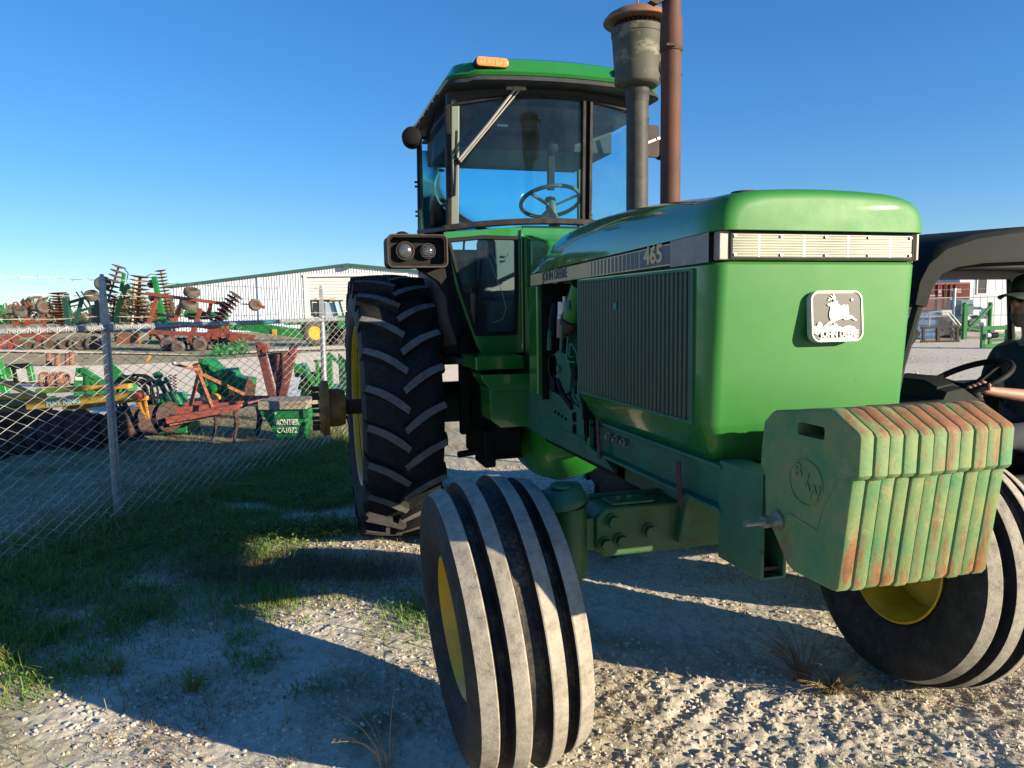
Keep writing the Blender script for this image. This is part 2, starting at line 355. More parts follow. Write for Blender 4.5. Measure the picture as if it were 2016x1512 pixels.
# ---- cooling housing: rounded front corners, tucked skirt
def hz(z, w_, yf, yr, r=.045):
    n = 6; L = [(-w_, yr, z)]
    for i in range(n+1):
        a = R(180+90*i/n); L.append((-w_+r+r*math.cos(a), yf+r+r*math.sin(a), z))
    for i in range(n+1):
        a = R(270+90*i/n); L.append((w_-r+r*math.cos(a), yf+r+r*math.sin(a), z))
    L.append((w_, yr, z)); return L
rows = [(1.028, .285, -.352, .60), (1.075, .315, -.372, .62), (1.14, .350, -.392, .64), (1.155, .354, -.396, .64), (1.30, .354, -.408, .64), (1.50, .354, -.424, .64), (1.618, .354, -.432, .64), (1.626, .348, -.426, .64)]
mb = MB(); mb.loft([hz(*r_) for r_ in rows]); mb.build('front_panel', M['green'], T, ang=28)
mb = MB(); mb.add([(-.3545, -.20, 1.6285), (-.3545, .64, 1.6285)], []) ; mb.box(-.352, .352, -.40, .64, 1.624, 1.70); mb.build('nose_core', M['black'], T)
# grille both sides
for s in (-1, 1):
    mb = MB(); mb.box(min(s*.3525, s*.356), max(s*.3525, s*.356), -.312, .612, 1.156, 1.606); g = mb.build('grille', M['mesh_dark'], T)
    mb = MB(); n = 33
    for i in range(n):
        y = -.300+.90*i/(n-1); prof = [(s*.3545, y-.0095), (s*.360, y-.0075), (s*.3635, y), (s*.360, y+.0075), (s*.3545, y+.0095)]
        mb.loft([[(p[0], p[1], z) for p in prof] for z in (1.158, 1.604)])
    mb.build('grille_slats', M['slat'], g)
    mb = MB(); o_ = rrect(-.322, .624, 1.146, 1.614, .006, 1); i_ = rrect(-.311, .611, 1.157, 1.605, .004, 1); mb.ring(o_, i_, 'x', s*.3535, s*.3625)
    mb.build('grille_frame', M['frame'], g, bevel=.0015)
mb = MB(); mb.box(-.370, -.360, .218, .236, 1.492, 1.518); mb.build('grille_tab', mat('teal_tab', (.02, .16, .16), .4), T, bevel=.002)
# ---- decal band
for s in (-1, 1):
    mb = MB(); ys = [(-.17, 0), (1.285, 0)]
    def band(y0, y1, x, zo0, zo1):   # fractions of band height
        def z(y, f): return (zband(y)-.084+.022*(y+.43)/1.72)*(1-f)+zband(y)*f
        a, b = s*(x-.0015), s*x
        return [(a, y0, z(y0, zo0)), (a, y1, z(y1, zo0)), (a, y1, z(y1, zo1)), (a, y0, z(y0, zo1)), (b, y0, z(y0, zo0)), (b, y1, z(y1, zo0)), (b, y1, z(y1, zo1)), (b, y0, z(y0, zo1))]
    bf = [(0, 3, 2, 1), (4, 5, 6, 7), (0, 1, 5, 4), (1, 2, 6, 5), (2, 3, 7, 6), (3, 0, 4, 7)]
    mb.add(band(-.17, 1.285, .3565, .06, .90), bf); bd = mb.build('decal_strip', M['tan'], T)
    mb = MB(); mb.add(band(-.168, .045, .3580, .12, .85), bf)
    for i in range(13):
        y = .055+.035*i; wd = .028-.0019*i; mb.add(band(y, y+wd, .3580, .12, .85), bf)
    mb.build('stripes', M['decalblk'], bd)
    mb = MB(); mb.add(band(-.40, -.172, .3570, -.02, .98), bf); mb.build('corner_plate', M['silverplate'], T)
    ex = (0, -1, 0) if s < 0 else (0, 1, 0)
    sl = .022/1.3
    text('brand_lettering', 'JOHN DEERE', .057, M['decalblk'], basis((s*.3572, .925, 1.649), (0, ex[1], sl if s < 0 else -sl), (0, 0, 1)), bd, sx=1.02, bold=.0012)
    text('number_lettering', '465', .080, M['tan'], basis((s*.3588, -.060, 1.668), (0, ex[1], sl if s < 0 else -sl), (0, 0, 1)), bd, sx=1.12, bold=.002)
# ---- light bar
mb = MB(); mb.box(-.345, .345, -.437, -.405, 1.630, 1.712); mb.build('light_bar_housing', M['silverplate'], T, bevel=.004)
mb = MB(); mb.ring(rrect(-.312, .322, 1.632, 1.710, .004, 2), rrect(-.305, .315, 1.638, 1.704, .004, 2), 'y', -.4425, -.436); mb.box(.324, .331, -.4425, -.436, 1.632, 1.710); mb.build('light_bar_frame', M['black'], T)
mb = MB(); mb.box(-.305, .315, -.4405, -.436, 1.638, 1.704); lb = mb.build('light_bar_lens', M['lens'], T)
mb = MB()
for i in range(5):
    x = -.298+.151*i
    for z in (1.645, 1.697): mb.cyl((x, -.4455, z), (x, -.439, z), .0042, n=8)
for i in range(1, 5): mb.box(-.298+.151*i-.004-.07, -.298+.151*i-.07, -.4412, -.4400, 1.64, 1.702)
loose(mb.build('lens_screws', M['chrome'], lb), 'lens_screw')
# ---- emblem
EX, EZ, EW, EH = .046, 1.466, .178, .152; ty = -.422
me_ = basis((EX, ty-.024, EZ), (1, 0, 0), (0, .08, 1))
def local(mb_): mb_.X = me_; return mb_
def bulge(x0, x1, y0, y1, r, k=.008):
    out = []
    for (x, y) in rrect(x0, x1, y0, y1, r, 6):
        nx, ny = x/(x1), y/(y1); out.append((x*(1+k/x1*(1-abs(ny))*.7), y*(1+k/y1*(1-abs(nx))*.7)))
    return out
mb = local(MB()); mb.prism(bulge(-.089, .089, -.074, .074, .024), 'z', -.02, .0); em = mb.build('badge', M['cream'], T, bevel=.003)
mb = local(MB()); mb.prism(bulge(-.081, .081, -.067, .067, .019), 'z', .0, .0012); mb.build('badge_field', mat('badge_black', (.022, .022, .024), .55, dust=(.07, .075, .08), dustamt=.4), em)
mb = local(MB()); mb.ring(bulge(-.089, .089, -.074, .074, .024), bulge(-.083, .083, -.069, .069, .020), 'z', .0, .004); mb.build('badge_rim', M['cream'], em, bevel=.0012)
def uv(pts): return [((x-205)/1175*.178-.089, (1350-y)/1195*.152-.076) for x, y in pts]
deer = [(565, 465), (640, 445), (705, 430), (712, 390), (700, 345), (640, 365), (585, 392), (570, 375), (612, 350), (590, 318), (608, 312), (645, 345), (690, 325), (650, 285), (632, 268), (650, 262), (700, 300), (712, 290), (692, 235), (712, 230), (738, 290), (750, 330), (748, 400), (800, 400), (805, 425), (790, 450), (830, 480), (880, 520), (915, 492), (985, 492), (1000, 560), (1005, 500), (1020, 470), (1038, 510), (1040, 590), (1052, 680), (1058, 745), (1110, 735), (1150, 770), (1190, 815), (1230, 840), (1235, 862), (1195, 866), (1150, 840), (1110, 805), (1040, 828), (960, 845), (935, 830), (915, 800), (860, 815), (770, 850), (700, 892), (610, 935), (520, 985), (430, 1060), (395, 1062), (400, 1045), (470, 975), (560, 895), (635, 845), (605, 780), (598, 700), (620, 600), (640, 520), (590, 518), (565, 495)]
hills = [(250, 1140), (250, 975), (320, 968), (335, 900), (370, 872), (410, 895), (435, 955), (420, 1010), (455, 1040), (560, 985), (690, 960), (710, 915), (745, 920), (800, 985), (900, 1025), (960, 990), (1060, 978), (1150, 995), (1205, 1040), (1215, 1090), (1200, 1100), (420, 1110), (320, 1180)]
foot = [(300, 1245), (430, 1290), (560, 1300), (760, 1305), (960, 1300), (1180, 1275), (1240, 1240), (1100, 1250), (700, 1255), (430, 1250)]
mb = local(MB())
for p in (deer, hills, foot, [(1110, 355), (1125, 338), (1150, 340), (1163, 370), (1150, 402), (1125, 405), (1112, 385)]): mb.prism(uv(p)[::-1], 'z', .001, .0045)
mb.build('badge_relief', M['cream'], em)
text('badge_lettering', 'JOHN DEERE', .027, M['cream'], me_ @ Matrix.Translation((.004, -.053, .003)), em, ext=.003, sx=.86, bold=.0009)
# ---- engine bay
for s in (-1, 1):
    mb = MB(); mb.box(min(s*.30, s*.352), max(s*.30, s*.352), 1.205, 1.34, 1.07, 1.612)
    mb.build('cowl_panel', M['green'], T, bevel=.008)
mb = MB(); mb.box(-.20, .20, .64, 1.9, 1.02, 1.50); mb.box(-.16, .16, .64, 1.9, 1.50, 1.64); mb.build('engine_block', M['dgreen'], T, bevel=.01)
mb = MB(); mb.prism([(1.33, .95), (1.90, .95), (1.90, 1.93), (1.50, 1.86), (1.36, 1.72), (1.33, 1.6)], 'x', -.205, .205); mb.build('firewall', M['green'], T, bevel=.02)
mb = MB(); mb.box(-.24, .24, .40, 1.45, .79, .90); mb.build('engine_sump', M['mesh_dark'], T, bevel=.02)
mb = MB(); mb.box(-.33, .33, 1.19, 1.20, 1.05, 1.62); mb.box(-.34, .34, .62, .632, 1.03, 1.62); loose(mb.build('baffle', M['mesh_dark'], T), 'baffle')
X = -.27
mb = MB(); mb.cyl((X, .81, 1.60), (X-.01, .90, 1.455), .047, n=20); ff = mb.build('oil_filter', M['bgreen'], T)
mb = MB(); mb.cyl((X-.01, .90, 1.455), (X-.01, .925, 1.43), .052, n=20); mb.cyl((X-.01, .93, 1.43), (X-.01, .95, 1.39), .022, n=12); mb.build('filter_base', M['brownpl'], ff)
mb = MB(); mb.box(X-.052, X-.050, .83, .87, 1.49, 1.535); mb.build('filter_label', mat('blue_label', (.03, .05, .2), .5), ff, bevel=.001)
mb = MB(); mb.cyl((X, 1.07, 1.36), (X, 1.065, 1.45), .026, n=16); db = mb.build('receiver_drier', rust('scuffed_can', (.28, .16, .12), (.12, .06, .05), .45), T)
mb = MB(); mb.cyl((X, 1.065, 1.45), (X, 1.06, 1.468), .024, n=16); mb.cyl((X, 1.055, 1.47), (X, 1.05, 1.53), .025, n=16); mb.cyl((X, 1.03, 1.53), (X, 1.03, 1.555), .009, n=10); mb.build('drier_cap', M['white'], db)
mb = MB(); mb.prism([(1.115, 1.28), (1.05, 1.30), (.93, 1.29), (.88, 1.21), (.90, 1.12), (.96, 1.09), (1.05, 1.15), (1.12, 1.2)], 'x', -.30, -.22); mb.cyl((-.315, 1.02, 1.215), (-.29, 1.02, 1.215), .022, n=6); mb.cyl((-.30, 1.14, 1.215), (-.24, 1.14, 1.215), .06, n=20)
mb.box(-.28, -.22, .72, 1.0, 1.06, 1.11); mb.build('injection_pump', M['frame'], T, bevel=.006)
mb = MB(); mb.cyl((-.30, 1.12, 1.22), (-.27, 1.12, 1.22), .062, n=24); mb.build('pump_pulley', M['black'], T)
mb = MB()
for pts, r_ in (([(-.28, .98, 1.48), (-.30, .985, 1.40), (-.30, 1.0, 1.30)], .009), ([(-.29, .93, 1.37), (-.30, .92, 1.27), (-.30, .88, 1.255), (-.29, .84, 1.26)], .006), ([(-.29, .90, 1.34), (-.30, .89, 1.28), (-.30, .85, 1.28)], .006),
                ([(-.30, .88, 1.33), (-.305, .84, 1.34), (-.30, .80, 1.31), (-.29, .80, 1.25)], .006), ([(-.30, .84, 1.14), (-.305, .82, 1.10), (-.30, .78, 1.075)], .006), ([(-.30, .76, 1.20), (-.305, .76, 1.12), (-.30, .74, 1.07), (-.29, .72, 1.06)], .009),
                ([(-.30, 1.15, 1.40), (-.315, 1.12, 1.36), (-.31, 1.14, 1.30)], .012)): mb.tube(pts, r_, 8)
loose(mb.build('fuel_lines', M['frame'], T), 'fuel_line')
mb = MB(); mb.tube([(-.30, 1.04, 1.16), (-.31, .96, 1.10), (-.30, .86, 1.05)], .013, 8); mb.tube([(-.31, .79, 1.24), (-.31, .79, 1.18)], .014, 8); mb.tube([(-.28, 1.13, 1.52), (-.30, 1.12, 1.45), (-.29, 1.15, 1.38)], .02, 8)
mb.lathe([(-.003, .035), (.003, .035)], (-.31, 1.10, 1.13), (1, 0, 0), 20); loose(mb.build('engine_hoses', M['black'], T), 'engine_hose')
mb = MB(); mb.prism([(.645, 1.10), (.645, 1.42), (.70, 1.46), (.73, 1.42), (.75, 1.2), (.73, 1.12)], 'x', -.31, .31); mb.build('fan_shroud', M['black'], T, bevel=.01)
# ---- stack pipes
mb = MB(); mb.cyl((0, .815, 1.84), (0, .815, 2.49), .0485, n=40); mb.lathe([(0, .05), (.03, .052), (.035, .055), (.05, .055), (.052, .052), (.09, .052)], (0, .815, 2.40), (0, 0, 1), 40); mb.build('intake_pipe', M['pipe'], T)
mb = MB(); mb.lathe([(0, .048), (0, .083), (.010, .098), (.016, .1005), (.05, .1005), (.212, .112), (.215, .115), (.242, .116), (.245, .111)], (0, .815, 2.465), (0, 0, 1), 48); pc = mb.build('precleaner', M['tin'], T, ang=40)
mb = MB(); mb.lathe([(.0, .090), (.035, .090)], (0, .815, 2.705), (0, 0, 1), 40); mb.build('precleaner_core', M['mesh_dark'], pc)
mb = MB()
for k in range(30):
    for sg in (1, -1):
        a0 = 2*math.pi*k/30; pts = [(.1*math.cos(a0+sg*.2*t), .815+.1*math.sin(a0+sg*.2*t), 2.705+.045*t) for t in (0, .5, 1)]; mb.tube(pts, .0016, 4)
mb.build('mesh_screen', M['rust'], pc)
mb = MB(); mb.lathe([(0, .148), (.004, .150), (.012, .148), (.03, .132), (.048, .10), (.058, .06), (.062, .012)], (0, .815, 2.735), (0, 0, 1), 48); mb.tube([(0, .815, 2.79), (0, .815, 2.87)], .004, 6)
mb.build('rain_cap', rust('cap_rust', (.21, .10, .05), (.13, .10, .07), .6, (.09, .05, .03)), pc)
mb = MB(); hp = [(.115+.01*math.sin(t*3.0), .74-.02*t, 2.56+.16*t) for t in np.linspace(0, 1, 40)]; rr = [.0195 if i % 2 else .0235 for i in range(40)]
mb.tube(hp, rr, 14); mb.build('aspirator_hose', M['black'], pc, ang=60)
mb = MB(); mb.cyl((.06, .76, 2.535), (.12, .735, 2.535), .026, n=16); mb.cyl((.118, .735, 2.49), (.118, .737, 2.565), .019, n=16); mb.cyl((.10, .71, 2.50), (.16, .71, 2.50), .005, n=6); mb.build('hose_elbow', M['pipe'], pc)
mb = MB(); mb.lathe([(0, .0405), (.675, .0405), (.678, .045), (.70, .046), (.75, .0445), (.80, .043), (.825, .036), (.93, .042)], (0, .505, 1.84), (0, 0, 1), 40); ex_ = mb.build('exhaust_pipe', M['rust'], T)
mb = MB(); mb.lathe([(0, .0465), (.012, .0465)], (0, .505, 2.522), (0, 0, 1), 32); mb.beam((-.045, .46, 2.528), (-.01, .455, 2.528), .012, .01); mb.build('exhaust_clamp', M['darkrust'], ex_)
mb = MB(); mb.prism([(-.10, 2.70), (-.04, 2.735), (-.03, 2.712), (-.07, 2.69)], 'y', .49, .52); mb.build('rain_flap', M['darkrust'], ex_)
mb = MB(); mb.lathe([(0, .05), (.02, .05), (.026, .044)], (-.09, -.17, 1.838), (0, 0, 1), 24); mb.build('radiator_cap', M['rust'], T)
mb = MB(); mb.box(-.035, .03, -.20, -.12, 1.842, 1.868); mb.build('cap_lid', M['visor'], T, bevel=.008)
# ---- chassis
for s in (-1, 1):
    def sx(a, b): return (min(s*a, s*b), max(s*a, s*b))
    mb = MB()
    mb.prism([(1.9, .86), (1.9, 1.10), (1.16, 1.098), (.66, 1.045), (.66, .90), (.50, .885), (.40, .845), (1.2, .84)], 'x', *sx(.275, .295))
    mb.box(*sx(.295, .30), .70, 1.10, .905, .93)
    fr = mb.build('side_frame', M['frame'], T, bevel=.006)
    mb = MB()
    for (y, z, r_) in [(1.10, 1.0, .008), (1.05, .995, .008), (1.00, .99, .008), (.95, .985, .008), (.63, 1.0, .007), (.60, .965, .011), (.63, 1.03, .006), (.56, 1.01, .007), (.70, 1.02, .008), (.70, .93, .008)]: mb.cyl((s*.292, y, z), (s*.3012, y, z), r_, n=10)
    for z0 in (.955, 1.01): mb.ring(rrect(.82, .85, z0-.022, z0+.022, .014, 4), rrect(.828, .842, z0-.013, z0+.013, .006, 4), 'x', s*.294, s*.304)
    mb.ring(rrect(.665, .70, .94, 1.04, .012, 3), rrect(.672, .693, .955, 1.028, .008, 3), 'x', s*.294, s*.306)
    loose(mb.build('frame_hole', M['mesh_dark'], fr))
    mb = MB()                                   # weight-bracket channel
    mb.prism([(.53, .90), (.53, 1.03), (-.40, 1.03), (-.40, .895)], 'x', *sx(.262, .284)); mb.box(*sx(.284, .312), -.40, .53, 1.022, 1.034); mb.box(*sx(.284, .318), -.40, .53, .893, .906)
    ch = mb.build('support_channel', M['frame'], T, bevel=.004)
    mb = MB()
    for y in (.435, .365, .295): mb.cyl((s*.262, y, .985), (s*.305, y, .985), .0165, n=6); mb.cyl((s*.305, y, .985), (s*.318, y, .985), .010, n=12)
    loose(mb.build('channel_bolts', M['chrome'], ch), 'channel_bolt')
    mb = MB(); mb.beam((s*.3215, .51, 1.045), (s*.325, .48, .885), .006, .028, up=(0, 1, 0)); mb.beam((s*.3215, -.17, 1.005), (s*.330, -.20, .86), .006, .028, up=(0, 1, 0)); loose(mb.build('hanger_strap', M['darkrust'], ch, bevel=.002), 'hanger_strap')
    mb = MB(); zz = (.752, 1.047)                # end box, an open tube facing forwards
    for a, b, c, d in ((.222, .232, .752, 1.047), (.292, .304, .752, 1.047)): mb.box(*sx(a, b), -.60, -.385, c, d)
    mb.box(*sx(.232, .292), -.60, -.385, 1.037, 1.047); mb.box(*sx(.232, .292), -.60, -.385, .752, .760); mb.box(*sx(.232, .292), -.60, -.385, .900, .908)
    eb = mb.build('end_box', M['frame'], T, bevel=.0025)
    mb = MB(); mb.box(*sx(.232, .292), -.592, -.56, .908, 1.037); mb.box(*sx(.232, .292), -.58, -.39, .770, .78)
    mb.ring(rrect(.750+0, 1.049, 0, 0, 0, 1), rrect(.750, 1.049, 0, 0, 0, 1), 'y', 0, 0) if False else None
    loose(mb.build('end_box_plate', M['darkrust'], eb), 'end_box_plate')
mb = MB(); mb.box(-.222, .222, -.60, -.42, .90, 1.02); mb.build('weight_bracket', M['darkrust'], T, bevel=.004)
mb = MB(); mb.box(-.262, .262, -.38, 1.2, .87, 1.0); mb.box(-.24, .24, .1, .5, .80, .88); mb.build('front_support', M['dgreen'], T, bevel=.01)
# transmission, oil pan, belly
mb = MB(); rings = []
for (y, w_, zb_, zt_) in [(1.38, .10, .80, .9), (1.5, .17, .66, .9), (1.62, .20, .55, .9), (1.8, .215, .485, .9), (2.0, .22, .46, .9), (2.15, .22, .47, .9), (2.28, .20, .53, .9), (2.36, .16, .60, .9)]:
    r_ = []
    for k in range(13):
        a = R(180+180*k/12); r_.append((w_*math.cos(a), y, .74+(zb_-.74)*abs(math.sin(a))**.7*(-1 if math.sin(a) > 0 else 1)))
    r_ += [(w_, y, zt_), (-w_, y, zt_)]; rings.append(r_)
mb.loft(rings); mb.build('oil_pan', mat('pan_green', (.03, .26, .02), .35, var=(.02, .16, .02), vs=8, coat=.3), T, ang=50)
mb = MB(); mb.box(-.20, .20, 1.9, 3.15, .62, 1.25); mb.box(-.26, .26, 2.45, 3.05, .60, 1.12); mb.cyl((-.70, 2.73, .87), (.70, 2.73, .87), .14, n=24); mb.build('transmission_case', M['dgreen'], T, bevel=.02)
mb = MB(); mb.box(-.46, -.2, 1.97, 2.4, .60, 1.16); mb.box(-.42, -.28, 1.75, 2.3, .68, .95); mb.box(-.47, -.40, 1.85, 2.1, .58, .80); mb.cyl((-.62, 1.9, .66), (-.45, 1.9, .68), .02, n=12); mb.box(-.56, -.50, 2.05, 2.12, .75, 1.35); mb.build('linkage', M['mesh_dark'], T, bevel=.01)
# ---- front axle
mb = MB(); mb.prism([(-.56, .70), (-.53, .665), (.53, .665), (.56, .70), (.56, .80), (.53, .838), (.20, .835), (-.20, .835), (-.53, .838), (-.56, .80)], 'y', -.055, .075); ax = mb.build('front_axle', M['beam'], T, bevel=.012)
mb = MB(); mb.box(-.50, -.34, -.045, .05, .838, .848); mb.box(.34, .50, -.045, .05, .838, .848); mb.box(-.53, .53, .075, .11, .81, .846); loose(mb.build('axle_plates', M['beam'], ax, bevel=.004), 'axle_plate')
mb = MB()
for s in (-1, 1):
    for (x, z, r_) in ((.505, .79, .021), (.53, .715, .020), (.475, .722, .020), (.37, .745, .021)):
        mb.cyl((s*x, -.085, z), (s*x, -.055, z), r_, n=6); mb.cyl((s*x, -.062, z), (s*x, -.053, z), r_*1.25, n=16)
    for x in (.46, .42): mb.cyl((s*x, -.01, .848), (s*x, -.01, .862), .012, n=6)
loose(mb.build('axle_bolts', M['beam'], ax), 'axle_bolt')
mb = MB(); mb.cyl((-.6, .17, .80), (.6, .17, .80), .018, n=12); mb.box(-.12, .12, .09, .30, .72, .86); mb.build('tie_rod', M['dgreen'], T)
mb = MB(); mb.prism([(-.28, .70), (.28, .70), (.24, .90), (-.24, .90)], 'y', -.10, .16); mb.build('axle_pivot', M['beam'], T, bevel=.01)
RF = .473
def front_tyre(mb):
    P = []                 # half profile x (lateral), r
    tread = [(.190, .300), (.196, .345), (.190, .395), (.178, .430), (.172, .438)]
    return tread
def add_front_wheel(s):
    root = empty('front_wheel', (s*.885, .03, RF), parent=T)
    W = Matrix.Translation((s*.885, .03, RF)) @ Matrix.Rotation(R(-4.5*s if s < 0 else -4.5*s), 4, 'Y') if False else Matrix.Translation((s*.885, .03, RF)) @ Matrix.Rotation(R(5.0*s), 4, 'Y')
    # profile along the axle, outward side first; ribs at r, grooves between
    ribs = [(-.170, -.120, .438, .451), (-.078, -.031, .467, .473), (.031, .078, .473, .467), (.120, .170, .451, .438)]
    prof = [(-.120, .222), (-.135, .232), (-.150, .25), (-.174, .29), (-.187, .335), (-.188, .375), (-.180, .412), (-.172, .434)]
    mats = [1]*8
    def g(a, r): prof.append((a, r)); mats.append(0)
    for i, (a, b, ra, rb) in enumerate(ribs):
        prof += [(a, ra), (a+.004, ra+.0015), (b-.004, rb+.0015), (b, rb)]; mats += [2, 2, 2, 0]
        if i < 3:
            nx = ribs[i+1]; rg = min(rb, nx[2])-.034; prof += [(b+.007, rg+.012), (b+.014, rg), (nx[0]-.014, rg), (nx[0]-.007, rg+.012)]; mats += [3, 3, 3, 0]
    back = [(-a, r) for a, r in prof[:8]][::-1]; prof += back; mats += [1]*8
    mb = MB(); n = 96; mb.lathe(prof, (0, 0, 0), (1, 0, 0), n, close=True)
    m_ = []
    for i in range(len(prof)): m_ += [mats[i]]*n
    mb.m = m_
    mb.build('tyre', [M['tyre'], M['sidewall'], M['ribtop'], M['groove']], root, world=W, ang=25)
    mb = MB(); o_ = -s if False else s
    rp = [(.150, .236), (.152, .228), (.142, .222), (.128, .215), (.120, .205), (.108, .200), (.060, .192), (.0, .178), (-.06, .192), (-.108, .200), (-.128, .215), (-.142, .222), (-.152, .228), (-.150, .236), (-.13, .226), (0, .186), (.13, .226)]
    mb.lathe(rp, (0, 0, 0), (1, 0, 0), 64, close=True); mb.build('rim', M['yellow'], root, world=W, ang=50)
    mb = MB(); mb.lathe([(.02*s, .185), (.03*s, .15), (.05*s, .09), (.052*s, .03)], (0, 0, 0), (1, 0, 0), 40); mb.lathe([(.05*s, .06), (.10*s, .055), (.11*s, .03)], (0, 0, 0), (1, 0, 0), 24)
    for k in range(8):
        a = 2*math.pi*k/8; mb.cyl((.045*s, .11*math.cos(a), .11*math.sin(a)), (.062*s, .11*math.cos(a), .11*math.sin(a)), .012, n=6)
    mb.build('wheel_disc', M['yellow'], root, world=W, ang=40)
    # spindle and kingpin on this side
    mb = MB(); mb.lathe([(0, .055), (.07, .062), (.21, .06), (.24, .055)], (s*.635, .0, .60), (0, 0, 1), 28); mb.cyl((s*.635, 0, .62), (s*.66, .02, .45), .05, .045, n=20); mb.cyl((s*.62, .02, .45), (s*.86, .03, RF), .045, n=20)
    mb.box(min(s*.55, s*.64), max(s*.55, s*.64), -.035, .045, .69, .80); kp = mb.build('spindle_housing', M['beam'], T, bevel=.004)
    mb = MB()
    def ov(z, k, dx=0): return [(s*(.655+dx)+k*(.078 if math.cos(t) > 0 else .085)*math.cos(t), .02+k*.075*math.sin(t)-.015, z+(.012*math.cos(t)*-s)) for t in np.linspace(0, 2*math.pi, 25)[:-1]]
    mb.loft([ov(.842, 1.0), ov(.858, 1.03), ov(.868, 1.0), ov(.902, .74), ov(.907, .68)]); mb.lathe([(0, .04), (.012, .04), (.014, .03)], (s*.66, 0, .905), (0, 0, 1), 20); mb.beam((s*.70, .06, .875), (s*.66, .20, .83), .04, .02)
    mb.build('steering_arm', M['frame'], kp, bevel=.003)
for s in (-1, 1): add_front_wheel(s)
# ---- rear wheels
RR = .868
def add_rear_wheel(s):
    C = Vector((s*.905, 2.73, RR)); root = empty('rear_wheel', C, parent=T); W = Matrix.Translation(C)
    mb = MB(); rc = RR-.044
    half = [(.0, rc), (.08, rc-.002), (.15, rc-.010), (.20, rc-.024), (.222, rc-.045), (.236, rc-.10), (.238, rc-.16), (.228, rc-.22), (.205, rc-.27), (.19, rc-.295), (.178, rc-.305)]
    prof = [(-a, r) for a, r in half[::-1]]+half[1:]+[(.17, .50), (-.17, .50)]
    mb.lathe(prof, (0, 0, 0), (1, 0, 0), 96, close=True)
    nb = len(mb.f); mb.m = [1 if (abs(mb.v[f[0]][0]) > .223) else 0 for f in mb.f]
    N = 24
    for side in (-1, 1):
        for k in range(N):
            th0 = 2*math.pi*(k+(.5 if side > 0 else 0)+.18)/N
            segs = []; S = 9
            for i in range(S+1):
                t = i/S; x = -.012+.236*t
                if side < 0: pass
                # lug bar: from centre outwards, swept upwards on the front face
                dth = (.030+.165*t+.02*math.sin(t*math.pi))  # radians of sweep
                th = th0+dth; ro = RR-.018*t**2; hw = .0195+.004*(1-t)
                if t < .12: hw *= .86
                segs.append((x*side, th, ro, hw))
            segs.append((.236*side, segs[-1][1]+.004, RR-.055, .022))
            segs.append((.240*side, segs[-1][1]+.006, RR-.12, .021))
            rings = []
            for j, (x, th, ro, hw) in enumerate(segs):
                ri = rc-.03 if j <= S else (RR-.11 if j == S+1 else RR-.135)
                def pt(r, off, base=0):
                    # offset perpendicular to the bar: mostly tangential, partly lateral
                    a = th+off/ r; return (x-side*off*.45*(1 if j <= S else 0), r*math.cos(a), r*math.sin(a))
                xi = x if j <= S else (x-side*.03)
                def pin(r, off): a = th+off/r; return (xi-side*off*.45*(1 if j <= S else 0), r*math.cos(a), r*math.sin(a))
                rings.append([pin(ri, -hw*1.25), pt(ro-.004, -hw), pt(ro, -hw*.9), pt(ro, hw*.9), pt(ro-.004, hw), pin(ri, hw*1.25)])
            b0 = len(mb.f); mb.loft(rings, closed=True)
            cnt = len(mb.f)-b0; loc = [2 if (q % 6) == 2 and q < 6*S else 0 for q in range(cnt)]
            mb.m[b0:] = loc
    # turn so that +angle runs up the face that looks forward (-Y)
    Wr = W @ Matrix(((1, 0, 0, 0), (0, -1, 0, 0), (0, 0, 1, 0), (0, 0, 0, 1)))
    mb.build('tyre', [M['tyre'], M['sidewall'], M['lugtop']], root, world=Wr, ang=30)
    mb = MB(); rp = [(.205, .535), (.21, .525), (.20, .512), (.17, .505), (.165, .49), (.10, .47), (0, .455), (-.10, .47), (-.165, .49), (-.17, .505), (-.20, .512), (-.21, .525), (-.205, .535), (-.17, .515), (0, .465), (.17, .515)]
    mb.lathe(rp, (0, 0, 0), (1, 0, 0), 72, close=True); mb.build('rim', M['yellow'], root, world=W, ang=50)
    mb = MB(); mb.lathe([(-.02, .46), (.0, .40), (.03, .30), (.02, .20), (.04, .12), (.05, .04)], (0, 0, 0), (s, 0, 0), 48); mb.build('wheel_disc', M['yellow'], root, world=W, ang=40)
    mb = MB(); mb.cyl((s*.4, 2.73, RR), (s*1.33, 2.73, RR), .05, n=24)
    for k in range(6): mb.box(s*1.0 if s > 0 else s*1.33, s*1.33 if s > 0 else s*1.0, 2.73-.053+.0, 2.73-.05, RR-.03+.01*k, RR-.026+.01*k)
    shf = mb.build('axle_shaft', M['darkrust'], T)
    mb = MB(); mb.lathe([(1.20, .05), (1.20, .115), (1.222, .118), (1.235, .125), (1.30, .125), (1.305, .18), (1.345, .18), (1.35, .165), (1.362, .16), (1.365, .06)], (0, 2.73, RR), (s, 0, 0), 40)
    mb.build('wheel_hub', M['rustyellow'], shf, ang=40)
    mb = MB()
    for k in range(10):
        a = 2*math.pi*k/10; mb.cyl((s*1.36, 2.73+.135*math.cos(a), RR+.135*math.sin(a)), (s*1.41, 2.73+.135*math.cos(a), RR+.135*math.sin(a)), .013, n=8)
    for k in range(4):
        a = 2*math.pi*(k+.5)/4; mb.cyl((s*1.19, 2.73+.085*math.cos(a), RR+.085*math.sin(a)), (s*1.205, 2.73+.085*math.cos(a), RR+.085*math.sin(a)), .015, n=6)
    loose(mb.build('hub_studs', M['darkrust'], shf), 'stud')
for s in (-1, 1): add_rear_wheel(s)
